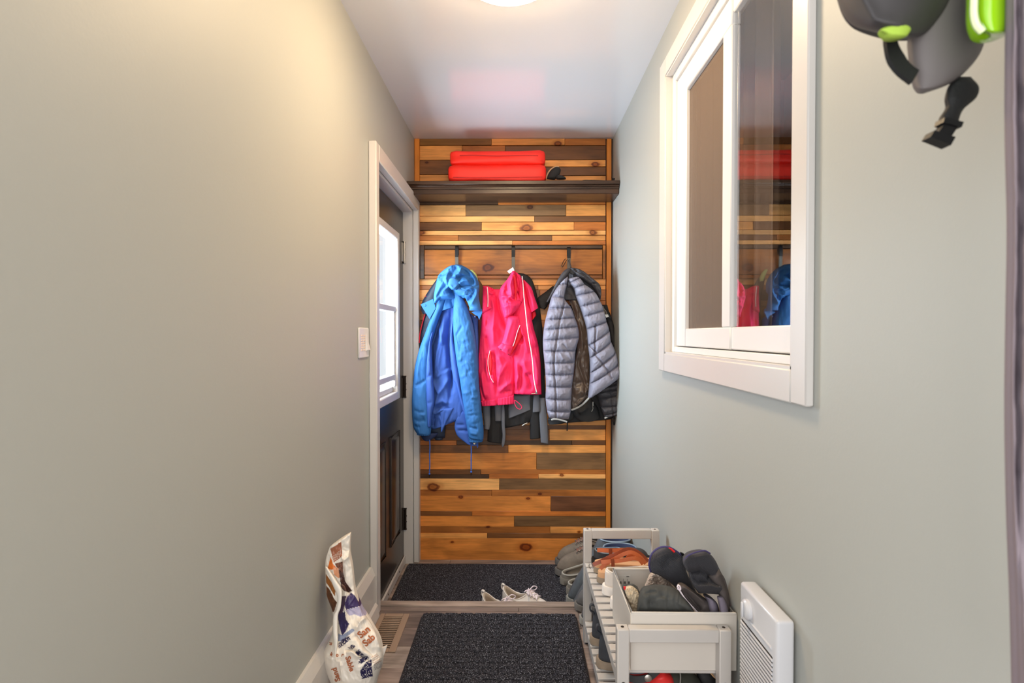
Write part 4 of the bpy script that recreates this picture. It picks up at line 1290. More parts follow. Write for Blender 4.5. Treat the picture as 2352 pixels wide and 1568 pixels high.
# inner sleeve hanging across the front, with its cuff
sv = mk('sleeve', cloth(lst(C, (620, 880), (590, 1060), (550, 1230), (512, 1345)), lst(C, (790, 900), (815, 1000), (815, 1100), (700, 1395)), YP - 0.05, 0.032, 0.025, 60, 32,
                        folds=[(lst(C, (760, 940), (790, 1010), (720, 1350)), 3, -0.004), (lst(C, (700, 950), (620, 1180), (580, 1330)), 5, 0.006)], wr=0.002, seed=47), MT['pink'], pj, sharp=180)
mk('sleeve_piping', px_tube(lst(C, (815, 1045), (770, 1160), (735, 1290), (700, 1390)), YP - 0.085, 0.0016, 6, 20), MT['piping'], sv)
mk('cuff', cloth(lst(C, (520, 1335), (480, 1370), (450, 1400), (480, 1440)), lst(C, (535, 1338), (620, 1360), (700, 1390), (655, 1540)), YP - 0.055, 0.026, 0.02, 26, 30, folds=[(lst(C, (560, 1400), (640, 1450)), 4, 0.005)], wr=0.001, seed=48), MT['pink'], sv, sharp=180)
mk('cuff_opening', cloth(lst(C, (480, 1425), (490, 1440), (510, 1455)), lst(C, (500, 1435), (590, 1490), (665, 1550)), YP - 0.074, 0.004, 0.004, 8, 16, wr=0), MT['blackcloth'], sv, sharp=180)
mk('sleeve', cloth(lst(C, (780, 1100), (740, 1250), (690, 1400), (640, 1530)), lst(C, (850, 1070), (860, 1190), (800, 1330), (660, 1545)), YP - 0.035, 0.024, 0.02, 40, 22, wr=0.002, seed=49), MT['pinkdeep'], pj, sharp=180)
# hood
ph = mk('hood', cloth(lst(C, (690, 160), (610, 290), (500, 430), (465, 570), (490, 680), (525, 800), (555, 905), (575, 925)), lst(C, (742, 160), (722, 300), (742, 430), (800, 570), (838, 662), (775, 785), (690, 870), (600, 922)), YP - 0.045, 0.05, 0.04, 80, 60,
                      folds=[(lst(C, (690, 200), (620, 340), (580, 520), (640, 600)), 4, -0.012), (lst(C, (700, 240), (660, 400), (690, 590)), 5, 0.014), (lst(C, (470, 480), (500, 570), (460, 600)), 3, -0.012), (lst(C, (590, 460), (540, 500)), 3, 0.008),
                             (lst(C, (480, 590), (600, 590), (720, 590)), 4, 0.012), (lst(C, (640, 610), (700, 660), (835, 660)), 3.5, -0.010), (lst(C, (700, 590), (740, 560), (730, 640)), 4, -0.016), (lst(C, (530, 780), (640, 720), (780, 740)), 6, 0.010),
                             (lst(C, (545, 760), (560, 900)), 2, -0.005), (lst(C, (600, 660), (660, 700)), 3, -0.006)], wr=0.0025, wlen=9, wasp=1.6, seed=50, top=0.2, bot=0.4), MT['pink'], pj, sharp=180)
mk('hood_opening', cloth(lst(C, (700, 215), (715, 330), (725, 450), (735, 640)), lst(C, (735, 225), (760, 370), (765, 470), (752, 640)), YP - 0.085, 0.006, 0.02, 30, 10, wr=0.001), MT['pinkdeep'], ph, sharp=180)
mk('lapel', cloth(lst(C, (740, 170), (760, 350), (790, 520), (800, 640)), lst(C, (830, 240), (862, 450), (880, 580), (850, 680)), YP - 0.04, 0.028, 0.02, 40, 22, folds=[(lst(C, (780, 240), (800, 420), (780, 520)), 4, -0.007)], wr=0.002, seed=52), MT['pink'], pj, sharp=180)
mk('piping', px_tube(lst(C, (850, 242), (866, 400), (878, 560), (905, 800), (930, 1040), (950, 1200), (985, 1400)) + lst(D, (912, 20), (938, 220), (950, 400), (975, 560), (997, 655)), [YP - 0.072] * 4 + [YP - 0.06] * 8, 0.0028, 8, 60), MT['piping'], pj, label='white piping')
mk('piping', px_tube(lst(C, (278, 420), (288, 520), (292, 640), (288, 745)), YP - 0.048, 0.0026, 8, 24), MT['piping'], pj, label='white piping')
pk = mk('pocket_opening', cloth(lst(D, (300, 30), (276, 150), (280, 260), (305, 400)), lst(D, (312, 40), (332, 190), (330, 300), (316, 400)), YP - 0.042, 0.008, 0.02, 24, 12, wr=0.001), MT['pinkdeep'], pj, sharp=180)
mk('pocket_zip', px_tube(lst(D, (297, 30), (268, 160), (272, 280), (304, 430), (350, 510)), YP - 0.053, 0.0016, 6, 20), MT['piping'], pk)
mk('zip_slider', join(px_tube(lst(D, (985, 640), (1000, 680)), YP - 0.058, 0.005, 8, 4), px_tube(lst(D, (920, 682), (990, 672)), YP - 0.055, 0.0022, 6, 4)), MT['steel'], pj)
tg = mk('care_label', px_slab(lst(C, (606, 160), (700, 96), (722, 150), (640, 202)), YP - 0.012, 0.003), MT['piping'], pj, label='white fabric label')
mk('drawcord_loop', px_tube(lst(D, (660, 780), (672, 840), (700, 888), (735, 910), (765, 903), (772, 870), (740, 830), (690, 788), (662, 776)), YP - 0.03, 0.0022, 6, 36), MT['pink'], pj)

# ---- black jacket behind the grey one
kj = thing('black_jacket', 'black jacket half hidden behind the grey quilted jacket', 'jacket', tuple(P(1306, 660, 3.04)))
mk('sleeve', cloth(lst(C, (1354, 400), (1230, 500), (1110, 590), (1100, 640), (1140, 760), (1230, 720)), lst(C, (1500, 500), (1400, 620), (1280, 700), (1260, 740), (1220, 790), (1240, 760)), 3.045, 0.022, 0.02, 50, 22, wr=0.003, seed=60), MT['blackcloth'], kj, sharp=180)
mk('body', cloth([(1262, 700), (1258, 780), (1256, 870), (1258, 940), (1262, 973)], [(1395, 700), (1408, 760), (1416, 850), (1420, 940), (1405, 962)], 3.05, 0.018, 0.02, 80, 40, wr=0.004, seed=61), MT['blackcloth'], kj, sharp=180)
mk('hem', cloth(lst(G, (590, 1100), (640, 1250), (690, 1305)), lst(G, (900, 950), (1020, 1120), (1060, 1275)), 3.012, 0.02, 0.02, 30, 30, folds=[(lst(G, (700, 1200), (850, 1100)), 5, 0.006)], wr=0.003, seed=62, sag=6), MT['blackcloth'], kj, sharp=180)
mk('hem', cloth(lst(G, (200, 1290), (205, 1340), (215, 1385)), lst(G, (640, 1180), (610, 1300), (440, 1372)), 3.018, 0.02, 0.02, 24, 30, wr=0.002, seed=63), MT['blackcloth'], kj, sharp=180)
mk('drawcord', px_tube(lst(G, (522, 1330), (520, 1420), (516, 1490)), 3.0, 0.0035, 8, 8), MT['black'], kj)
mk('drawcord', px_tube(lst(G, (1285, 1250), (1270, 1320), (1285, 1395), (1298, 1330), (1290, 1255)), 2.985, 0.0032, 8, 24), MT['black'], kj)
zp = mk('zip_pull', join(px_tube(lst(G, (940, 1015), (938, 1080)), 2.955, 0.0042, 8, 4), px_tube(lst(G, (935, 1085), (940, 1130), (918, 1175)), 2.955, 0.002, 6, 10)), MT['steel'], kj)
mk('pocket_flap', cloth(lst(E, (1080, 830), (1120, 1000), (1160, 1150), (1200, 1400)), lst(E, (1180, 900), (1215, 1010), (1250, 1150), (1275, 1400)), 3.03, 0.016, 0.02, 40, 18, wr=0.003, seed=64), MT['blackcloth'], kj, sharp=180)
kc = thing('key_clip', 'small metal clip with keys at the right edge of the grey jacket', 'keys', tuple(P(1393, 722, 2.99)))
mk('clip', px_tube(lst(E, (1075, 800), (1095, 850), (1120, 880), (1135, 940), (1115, 930), (1090, 870), (1070, 815)), 2.99, 0.003, 8, 24), MT['steel'], kc)
mk('key', px_slab(lst(E, (1105, 930), (1150, 925), (1165, 960), (1125, 975)), 2.985, 0.004), MT['steel'], kc)
mk('key', px_slab(lst(E, (1130, 890), (1185, 950), (1195, 990), (1165, 980), (1125, 915)), 2.992, 0.004), MT['black'], kc)

# ---- grey quilted jacket
YG = 2.96
gj = thing('puffer_jacket', 'light grey quilted puffer jacket on the right-hand hook', 'jacket', tuple(P(1306, 640, YG)))
mk('lining', cloth(lst(E, (500, 500), (560, 700), (640, 900), (690, 1150), (690, 1400)) + lst(G, (650, 330), (600, 700), (580, 1000), (585, 1140)), lst(E, (620, 500), (690, 700), (790, 900), (850, 1150), (880, 1400)) + lst(G, (880, 330), (880, 700), (860, 900), (640, 1130)), YG + 0.03, 0.012, 0.02, 90, 36,
                     folds=[(lst(E, (540, 560), (620, 800), (680, 1000)), 3, -0.008), (lst(E, (700, 1000), (750, 1200), (760, 1500)), 4, 0.008), (lst(G, (740, 250), (700, 400), (740, 530), (840, 800)), 3, -0.010),
                            (lst(G, (640, 740), (760, 700)), 3, -0.008), (lst(G, (620, 900), (740, 840), (840, 880)), 4, 0.008), (lst(G, (620, 1060), (720, 960), (780, 930)), 3, -0.006)], wr=0.004, wlen=9, wasp=1.5, seed=70, quilt=0.004), MT['lining'], gj, sharp=180)
LsL = lst(E, (535, 362), (415, 480), (310, 655), (258, 840), (212, 1010), (188, 1160), (176, 1320)) + lst(G, (128, 190), (148, 385), (162, 570), (170, 765), (164, 960), (188, 1155), (222, 1275))
LsR = lst(E, (550, 362), (535, 480), (500, 690), (600, 830), (655, 980), (700, 1110), (715, 1270)) + lst(G, (655, 175), (640, 365), (622, 560), (595, 760), (580, 965), (575, 1160), (540, 1300))
seamL = lst(E, (520, 560), (470, 830), (410, 1060), (378, 1290), (345, 1500)) + lst(G, (300, 190), (292, 380), (300, 580), (318, 780), (325, 960), (325, 1280))
gs_ = mk('sleeve', cloth(LsL, LsR, YG - 0.02, 0.045, 0.04, 300, 64, quilt=0.024, qexp=0.5, seam=[seamL], wr=0.0022, wlen=9, wasp=1.5, seed=71, top=0.3, bot=0.5,
                         folds=[(lst(G, (420, 60), (520, 170)), 2.2, -0.006), (lst(G, (380, 200), (450, 330)), 2.4, 0.006), (lst(G, (520, 190), (570, 340)), 2.4, 0.006), (lst(G, (480, 420), (560, 540)), 3, -0.005)]), MT['puff'], gj, sharp=180)
mk('cuff', px_tube(lst(G, (258, 1312), (300, 1300), (380, 1305), (450, 1322), (515, 1345)), YG - 0.06, 0.005, 8, 24), MT['bandgrey'], gs_)
pairs = [((545, 395), (680, 362)), ((575, 460), (730, 385)), ((635, 545), (800, 480)), ((668, 655), (945, 590)), ((728, 815), (1035, 735)), ((778, 965), (1085, 870)), ((828, 1150), (1128, 1035)), ((850, 1400), (1170, 1170))]
PL = [E(*a) for a, b in pairs] + lst(G, (882, 300), (888, 545), (880, 720), (850, 985))
PR = [E(*b) for a, b in pairs] + lst(G, (1232, 25), (1312, 208), (1360, 395), (1414, 590))
seamR = [lst(E, (860, 1380), (950, 1490)) + lst(G, (950, 230), (1050, 360), (1140, 480), (1215, 620)), lst(E, (950, 1080), (935, 1300), (940, 1480))]
fp = mk('front_panel', cloth(PL, PR, YG - 0.035, 0.05, 0.04, 280, 60, quilt=0.024, qexp=0.5, seam=seamR, wr=0.0022, wlen=9, wasp=1.5, seed=72, top=0.3, bot=0.8), MT['puff'], gj, sharp=180)
mk('hem_band', px_tube(lst(G, (1416, 590), (1320, 625), (1200, 692), (1080, 770), (980, 850), (870, 960), (780, 1050), (690, 1110), (588, 1150)), [YG - 0.06] * 5 + [YG - 0.05, YG - 0.03, YG - 0.01, YG], 0.0055, 8, 60), MT['bandgrey'], gj, label='pale grey hem band')
mk('zip_edge', px_tube(lst(G, (868, 860), (845, 830), (840, 880), (855, 930), (800, 1000), (765, 1040)), YG - 0.03, 0.003, 6, 24), MT['bronze'], gj)
# far sleeve below the hem
DL = lst(G, (1180, 690), (1060, 780), (985, 860), (1020, 960), (1060, 1100), (1110, 1230), (1132, 1285))
DR = lst(G, (1405, 615), (1412, 700), (1418, 790), (1420, 890), (1412, 1060), (1395, 1150), (1372, 1212))
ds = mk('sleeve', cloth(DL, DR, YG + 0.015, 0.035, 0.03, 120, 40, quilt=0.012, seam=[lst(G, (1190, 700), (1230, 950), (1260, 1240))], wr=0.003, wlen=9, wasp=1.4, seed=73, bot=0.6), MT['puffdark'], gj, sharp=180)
mk('cuff', px_tube(lst(G, (1130, 1285), (1200, 1255), (1280, 1225), (1370, 1212)), YG - 0.01, 0.005, 8, 20), MT['bandgrey'], ds)
# rolled collar / hood edge
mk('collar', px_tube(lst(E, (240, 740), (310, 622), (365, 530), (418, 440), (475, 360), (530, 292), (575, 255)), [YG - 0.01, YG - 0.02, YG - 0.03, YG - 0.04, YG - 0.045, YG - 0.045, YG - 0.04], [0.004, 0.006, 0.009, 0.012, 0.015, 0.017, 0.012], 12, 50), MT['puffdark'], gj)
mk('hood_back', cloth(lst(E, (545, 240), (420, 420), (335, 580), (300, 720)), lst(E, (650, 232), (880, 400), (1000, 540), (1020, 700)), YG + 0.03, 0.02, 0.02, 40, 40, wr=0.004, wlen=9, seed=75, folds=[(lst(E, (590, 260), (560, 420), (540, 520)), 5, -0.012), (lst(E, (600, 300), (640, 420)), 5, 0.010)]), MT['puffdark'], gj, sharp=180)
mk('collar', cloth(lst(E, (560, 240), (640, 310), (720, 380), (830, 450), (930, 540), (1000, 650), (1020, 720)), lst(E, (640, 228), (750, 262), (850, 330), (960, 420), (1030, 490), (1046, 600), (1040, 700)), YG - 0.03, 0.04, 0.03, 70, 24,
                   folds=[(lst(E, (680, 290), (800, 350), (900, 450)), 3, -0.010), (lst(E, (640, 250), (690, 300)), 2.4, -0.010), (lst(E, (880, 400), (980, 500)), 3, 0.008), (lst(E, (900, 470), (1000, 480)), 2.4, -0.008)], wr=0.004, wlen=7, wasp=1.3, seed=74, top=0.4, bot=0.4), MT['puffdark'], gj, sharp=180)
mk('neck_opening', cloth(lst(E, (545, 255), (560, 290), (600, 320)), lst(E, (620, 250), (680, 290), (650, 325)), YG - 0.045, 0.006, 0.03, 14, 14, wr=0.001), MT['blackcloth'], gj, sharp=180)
for pts in (lst(E, (515, 90), (480, 140), (455, 205), (470, 215), (505, 160), (530, 110)), lst(E, (545, 100), (570, 150), (590, 220), (605, 235)), lst(E, (575, 95), (580, 150), (605, 225))):
    mk('hanging_loop', px_tube(pts, YH - 0.03, 0.0022, 6, 20), MT['bronze'], gj)
TB = 1.0

# ================================================================== shoes
def shoe_parts(L=0.28, W=0.10, hh=0.075, ht=0.05, hi=0.085, o0=0.012, o1=0.15, ow=0.062, sole=0.024, dip=0.012, fl=0.003, n=44, toe=1.0, spring=0.006, wall=0.0035):
    """a shoe in local coordinates: heel at x = 0, toe at x = L, sole at z = 0. hh heel collar, hi instep collar, ht toe box height"""
    th = np.linspace(0, 2 * PI, n, endpoint=False)
    x = L / 2 - L / 2 * np.cos(th)
    f = x / L
    hw = W / 2 * (0.80 + 0.20 * np.exp(-((f - 0.70) / 0.22) ** 2) - 0.06 * np.exp(-((f - 0.42) / 0.14) ** 2))
    sy = np.sign(np.sin(th)) * np.abs(np.sin(th)) ** 0.72
    out = np.stack([x, hw * sy], -1)
    ox = (o0 + o1) / 2 - (o1 - o0) / 2 * np.cos(th)
    opn = np.stack([ox, ow / 2 * np.sign(np.sin(th)) * np.abs(np.sin(th)) ** 0.85], -1)
    fo = (ox - o0) / (o1 - o0)
    zo = hh * (1 - fo) + hi * fo - dip * np.abs(np.sin(th)) ** 2
    zs = sole + spring * np.clip((f - 0.7) / 0.3, 0, 1) ** 2
    rings, zz = [], []
    for r in np.linspace(0, 1, 12):
        a = 0.06 * r + 0.94 * np.clip(r, 0, 1) ** 1.9
        q = out * (1 - a) + opn * a
        bul = 1 + 0.05 * math.sin(r * PI) * (1 - r)
        q[:, 1] *= bul
        k = min(r / 0.5, 1) * PI / 2
        low = np.minimum(ht, zo - zs)
        z = zs + low * math.sin(k) * (0.75 + 0.25 * min(r / 0.5, 1)) + np.maximum(zo - zs - low, 0) * np.clip((a - 0.12) / 0.88, 0, 1) ** 1.15
        rings.append(np.c_[q, z])
    V = np.concatenate(rings)
    tp = np.array([[q[n // 2, 0], q[n // 2, 2]] for q in rings])[::-1]
    fc = grid_faces(12, n, True)
    fc.append(tuple(range(n - 1, -1, -1)))
    # inner wall and insole
    c = opn.mean(0)
    inn = []
    for k, (sc, zf) in enumerate(((1 - wall / 0.03, 1.0), (0.86, 0.75), (0.9, 0.35), (0.86, 0.0))):
        q = c + (opn - c) * sc
        inn.append(np.c_[q, zo * zf + (sole + 0.004) * (1 - zf)])
    Vi = np.concatenate([rings[-1]] + inn)
    fi = grid_faces(5, n, True) + [tuple(4 * n + j for j in range(n))]
    o2 = out.copy()
    cc = np.array([L / 2, 0])
    o2 = cc + (out - cc) * (1 + 2 * fl / W)
    sp = spring * np.clip((f - 0.7) / 0.3, 0, 1) ** 2
    S = [np.c_[cc + (out - cc) * 0.97, sp * 1.2], np.c_[o2, sp + sole * 0.15], np.c_[o2, sp + sole * 0.9], np.c_[cc + (o2 - cc) * 0.985, sp + sole * 1.08], np.c_[cc + (out - cc) * 0.94, sp + sole * 1.05]]
    Vs = np.concatenate(S)
    fs = grid_faces(5, n, True) + [tuple(range(n - 1, -1, -1)), tuple(4 * n + j for j in range(n))]
    rim = np.c_[opn, zo]
    return dict(upper=(V, fc), inner=(Vi, fi), sole=(Vs, fs), rim=rim, opn=opn, zo=zo, o1=o1, hi=hi, L=L, W=W, sole_h=sole, ht=ht, top=tp)


def make_shoe(label, loc, rz, mats, group=None, laces=None, eyelets=None, rimr=0.003, tab=False, strap=None, cat='shoe', name='shoe', foxing=None, **kw):
    p = shoe_parts(**kw)
    r = thing(name, label, cat, loc, rz, group)
    mk('upper', p['upper'], mats[0], r, local=True, sharp=180)
    mk('lining', p['inner'], mats[2], r, local=True, sharp=180)
    mk('sole', p['sole'], mats[1], r, local=True, sharp=50)
    if rimr:
        mk('collar', tube(p['rim'], rimr, 6, closed=True), mats[3] if len(mats) > 3 else mats[0], r, local=True, sharp=180)
    L, W = p['L'], p['W']
    x1, hi = p['o1'], p['hi']
    if laces is not None:
        xa, xb, nl, cols = laces
        tz = lambda x: np.interp(x, p['top'][:, 0], p['top'][:, 1])
        tg = ribbon([(x, 0, tz(x) + 0.002) for x in np.linspace(xb - 0.01, xa, 10)], (0.2, 0, 1), 0.034, 0.004)
        mk('tongue', tg, mats[0], r, local=True, sharp=180)
        for k in range(nl):
            x = xa + (xb - xa) * k / max(nl - 1, 1)
            z = tz(x) + 0.005
            for s in (-1, 1):
                pts = [(x, -0.020 * s, z - 0.004), (x - 0.004, -0.008 * s, z + 0.002), (x - 0.012, 0.012 * s, z + 0.003), (x - 0.016, 0.021 * s, z - 0.002)]
                mk('lace', tube(pts, 0.0026, 6, smooth=8), cols, r, local=True, sharp=180)
            if eyelets is not None:
                for s in (-1, 1):
                    mk('eyelet', tube([(x + 0.0045 * math.cos(a), 0.024 * s, z - 0.005 + 0.0045 * math.sin(a)) for a in np.linspace(0, 2 * PI, 10, endpoint=False)], 0.0016, 5, closed=True), eyelets, r, local=True, sharp=180)
        zb = tz(xb) + 0.008
        for s in (-1, 1):
            mk('lace', tube([(xb, 0, zb), (xb + 0.01, 0.02 * s, zb + 0.014), (xb + 0.02, 0.038 * s, zb + 0.004), (xb + 0.012, 0.03 * s, zb - 0.008), (xb, 0, zb)], 0.0026, 6, smooth=18), cols, r, local=True, sharp=180)
    if tab:
        z = p['zo'][0]
        mk('heel_tab', tube([(0.008, 0, z - 0.02), (-0.006, 0, z - 0.008), (-0.004, 0, z + 0.010), (0.010, 0, z + 0.006)], 0.003, 6, smooth=12, sx=2.4), mats[0], r, local=True, sharp=180)
    if strap is not None:
        a = np.linspace(-1, 1, 18)
        pts = [(0.09 - 0.085 * math.cos(t * PI / 2) * 1.0, W * 0.47 * math.sin(t * PI / 2), 0.05 + 0.03 * math.cos(t * PI / 2)) for t in a]
        mk('heel_strap', ribbon(pts, [(-math.cos(t * PI / 2), math.sin(t * PI / 2), 0.1) for t in a], 0.014, 0.004), strap, r, local=True, sharp=180)
    return r


MT['bootl'] = M('worn_brown_suede', (122, 110, 98), 0.85, bump=(60, 0.4), var=(26, 0.22))
MT['bootsole'] = M('grey_boot_sole', (104, 100, 96), 0.85, bump=(90, 0.6), var=(40, 0.2))
MT['shoelining'] = M('dark_shoe_lining', (44, 40, 38), 0.9)
MT['bootlace'] = M('brown_pink_lace', (150, 98, 84), 0.8)
MT['clog'] = M('greige_foam', (134, 128, 118), 0.65, var=(20, 0.1))
MT['clogin'] = M('greige_foam_inside', (120, 112, 102), 0.75)
MT['clogrim'] = M('pale_foam_rim', (172, 168, 158), 0.6)
MT['rubberboot'] = M('dusty_grey_rubber', (110, 112, 110), 0.55, var=(30, 0.35), bump=(40, 0.2))
MT['dustysole'] = M('dusty_sole', (142, 140, 134), 0.8, var=(30, 0.2))
MT['greyshoe'] = M('charcoal_suede', (88, 86, 86), 0.8, var=(26, 0.3))
MT['canvas'] = M('white_canvas', (226, 218, 210), 0.8, bump=(400, 0.2))
MT['canvasin'] = M('beige_canvas_lining', (176, 160, 142), 0.85)
MT['whitesole'] = M('white_rubber_sole', (236, 230, 224), 0.5)
MT['navyrubber'] = M('navy_rubber', (66, 82, 102), 0.4, spec=0.5)
MT['navyrim'] = M('pale_navy_rim', (136, 154, 172), 0.45)
MT['slate'] = M('slate_canvas', (66, 68, 74), 0.75, bump=(300, 0.25), var=(24, 0.15))
MT['gum'] = M('tan_gum_sole', (150, 134, 116), 0.65, var=(40, 0.15))
MT['mauvesuede'] = M('mauve_suede', (112, 92, 92), 0.85, var=(30, 0.2))

boot = dict(L=0.30, W=0.105, hh=0.15, ht=0.06, hi=0.165, o0=0.01, o1=0.125, ow=0.07, sole=0.032, dip=0.006, fl=0.004)
for lab, X, Y, rz in (('worn brown lace-up hiking boot against the plank wall', 0.525, 2.985, PI - 0.03), ('worn brown lace-up hiking boot, second from the plank wall, in front of its mate', 0.515, 2.875, PI + 0.02)):
    make_shoe(lab, (X, Y, LZ + 0.009), rz, (MT['bootl'], MT['bootsole'], MT['shoelining'], MT['bootl']), 'hiking boots by the plank wall', laces=(0.19, 0.125, 5, MT['bootlace']), eyelets=MT['steel'], name='hiking_boot', cat='boot', rimr=0.005, **boot)
clog = dict(L=0.29, W=0.112, hh=0.058, ht=0.05, hi=0.108, o0=0.006, o1=0.19, ow=0.088, sole=0.036, dip=0.012, fl=0.003, wall=0.006)
for lab, X, Y, rz in (('greige foam clog, open heel outward, beside the brown boots', 0.232, 2.765, 0.12), ('greige foam clog, open heel outward, next to the dusty grey rubber shoe', 0.255, 2.655, 0.06)):
    c_ = make_shoe(lab, (X, Y, LZ + 0.009), rz, (MT['clog'], MT['clog'], MT['clogin'], MT['clogrim']), 'greige clogs on the landing', rimr=0.0045, name='clog', **clog)
    mk('rivet', lathe([(0.008, 0), (0.007, 0.003), (0, 0.004)], 12, Matrix.Translation((0.17, -0.052, 0.085)) @ Matrix.Rotation(PI / 2, 4, 'X')), MT['clogrim'], c_, local=True)
MT['rubberboot'] = M('dusty_navy_rubber', (86, 92, 98), 0.5, var=(22, 0.3), bump=(40, 0.15))
well = dict(L=0.305, W=0.108, hh=0.335, ht=0.066, hi=0.335, o0=0.0, o1=0.152, ow=0.106, sole=0.036, dip=0.0, fl=0.004)
for lab, X, Y in (('tall dusty navy rubber boot next to the greige clogs on the landing', 0.552, 2.548), ('tall dusty navy rubber boot nearest the step on the landing', 0.555, 2.43)):
    make_shoe(lab, (X, Y, LZ + 0.009), PI, (MT['rubberboot'], MT['dustysole'], MT['bluedark'], MT['navyrim']), 'navy rubber boots', name='rubber_boot', cat='boot', rimr=0.004, **well)
low = dict(L=0.285, W=0.105, hh=0.085, ht=0.055, hi=0.10, o0=0.01, o1=0.14, ow=0.066, sole=0.026, dip=0.012)
make_shoe('charcoal suede shoe with a mauve side, on the upper floor at the step edge', (0.532, 2.195, 0.001), PI + 0.02, (MT['greyshoe'], MT['bootsole'], MT['shoelining'], MT['mauvesuede']), None, laces=(0.2, 0.14, 4, MT['piping']), name='shoe', **low)
make_shoe('charcoal suede shoe behind the far leg of the white rack', (0.54, 2.075, 0.001), PI - 0.02, (MT['greyshoe'], MT['dustysole'], MT['shoelining'], MT['mauvesuede']), None, laces=(0.2, 0.14, 4, MT['piping']), name='shoe', **low)
sneak = dict(L=0.27, W=0.098, hh=0.102, ht=0.05, hi=0.112, o0=0.006, o1=0.15, ow=0.064, sole=0.024, dip=0.036, wall=0.005)
make_shoe('white canvas sneaker with heel and laces showing above the step edge', (-0.074, 2.53, LZ + 0.009), -0.55, (MT['canvas'], MT['whitesole'], MT['canvasin']), 'white sneakers at the step', laces=(0.20, 0.15, 4, MT['piping']), tab=True, name='sneaker', rimr=0.003, **sneak)
make_shoe('white canvas sneaker of which only the heel shows above the step edge', (-0.168, 2.465, LZ + 0.009), -0.68, (MT['canvas'], MT['whitesole'], MT['canvasin']), 'white sneakers at the step', laces=(0.20, 0.15, 4, MT['piping']), tab=True, name='sneaker', rimr=0.003, **sneak)
# ================================================================== shoe rack
RX0, RX1, RY0, RY1, RZ = 0.248, 0.532, 1.285, 1.97, 0.434
rk = thing('shoe_rack', 'white wooden two-tier slatted shoe rack along the right wall', 'shoe rack', ((RX0 + RX1) / 2, (RY0 + RY1) / 2, 0))
for y0, y1 in ((RY0, RY0 + 0.028), (RY1 - 0.028, RY1)):
    near = y0 == RY0
    for x0, x1 in ((RX0, RX0 + 0.030), (RX1 - 0.030, RX1)):
        lg = mk('leg', box(x0, x1, y0, y1, 0.006, RZ, 0.0025), MT['rackwhite'], rk)
        mk('foot_pad', lathe([(0.010, 0.0), (0.010, 0.005), (0.008, 0.0065)], 12, Matrix.Translation(((x0 + x1) / 2, (y0 + y1) / 2, 0.0))), MT['rubber'], lg)
        if near:
            for z in (0.297, 0.078):
                mk('screw', lathe([(0.0058, 0), (0.0056, 0.0012), (0.003, 0.0005), (0, 0.0003)], 14, Matrix.Translation(((x0 + x1) / 2, y0, z)) @ Matrix.Rotation(PI / 2, 4, 'X')), MT['bronze'], lg)
        mk('screw', lathe([(0.0042, 0), (0.004, 0.0008), (0, 0.0005)], 12, Matrix.Translation(((x0 + x1) / 2, (y0 + y1) / 2, RZ))), MT['bronze'], lg)
    mk('top_rail', box(RX0 + 0.030, RX1 - 0.030, y0 + 0.002, y1 - 0.002, RZ - 0.034, RZ, 0.002), MT['rackwhite'], rk)
    mk('lower_rail', box(RX0 + 0.030, RX1 - 0.030, y0 + 0.004, y1 - 0.004, 0.052, 0.078, 0.002), MT['rackwhite'], rk)
SLZ = (0.313, 0.092)
for z in SLZ:
    for x0 in (RX0 + 0.004, RX1 - 0.02):
        mk('side_rail', box(x0, x0 + 0.016, RY0 + 0.028, RY1 - 0.028, z - 0.036, z - 0.009, 0.002), MT['rackwhite'], rk)
    first = None
    nsl = 15
    for i in range(nsl):
        y0 = RY0 + 0.032 + i * (RY1 - RY0 - 0.064 - 0.029) / (nsl - 1)
        if first is None:
            first = mk('slat', box(RX0 + 0.003, RX1 - 0.003, y0, y0 + 0.029, z - 0.009, z, 0.0018), MT['rackwhite'], rk)
            fy = y0
        else:
            c_ = first.copy()
            COL.objects.link(c_)
            c_.location.y += y0 - fy

# ---- shoes on the rack
slip = dict(L=0.25, W=0.084, hh=0.082, ht=0.048, hi=0.084, o0=0.008, o1=0.15, ow=0.062, sole=0.03, dip=0.01)
make_shoe('white slip-on shoe on the top shelf between the sandals and the bin', (0.286, 1.702, SLZ[0] + 0.0005), 0.05, (MT['canvas'], MT['whitesole'], MT['canvasin']), None, tab=False, name='slip_on_shoe', **slip)
make_shoe('white slip-on shoe on the top shelf right against the white bin', (0.297, 1.614, SLZ[0] + 0.0005), 0.03, (MT['canvas'], MT['whitesole'], MT['canvasin']), None, name='slip_on_shoe', **slip)
hi_ = dict(L=0.27, W=0.096, hh=0.125, ht=0.05, hi=0.115, o0=0.012, o1=0.14, ow=0.06, sole=0.026, dip=0.02)
make_shoe('slate canvas shoe with a tan sole on the lower shelf, nearer the front leg', (0.262, 1.675, SLZ[1] + 0.0005), 0.02, (MT['slate'], MT['gum'], MT['shoelining'], MT['navyrim']), None, tab=True, name='canvas_shoe', rimr=0.002, **hi_)
make_shoe('slate canvas shoe with a tan sole on the lower shelf, nearer the far leg', (0.258, 1.80, SLZ[1] + 0.0005), 0.02, (MT['slate'], MT['gum'], MT['shoelining'], MT['navyrim']), None, tab=True, name='canvas_shoe', rimr=0.002, **hi_)

make_shoe('black slip-on shoe with a pale blue rim at the far end of the top shelf', (0.284, 1.94, SLZ[0] + 0.0005), 0.0, (MT['slate'], MT['rubber'], MT['shoelining'], MT['navyrim']), None, name='slip_on_shoe', rimr=0.0025, L=0.205, W=0.07, hh=0.050, ht=0.040, hi=0.052, o0=0.006, o1=0.10, ow=0.052, sole=0.018, dip=0.006)

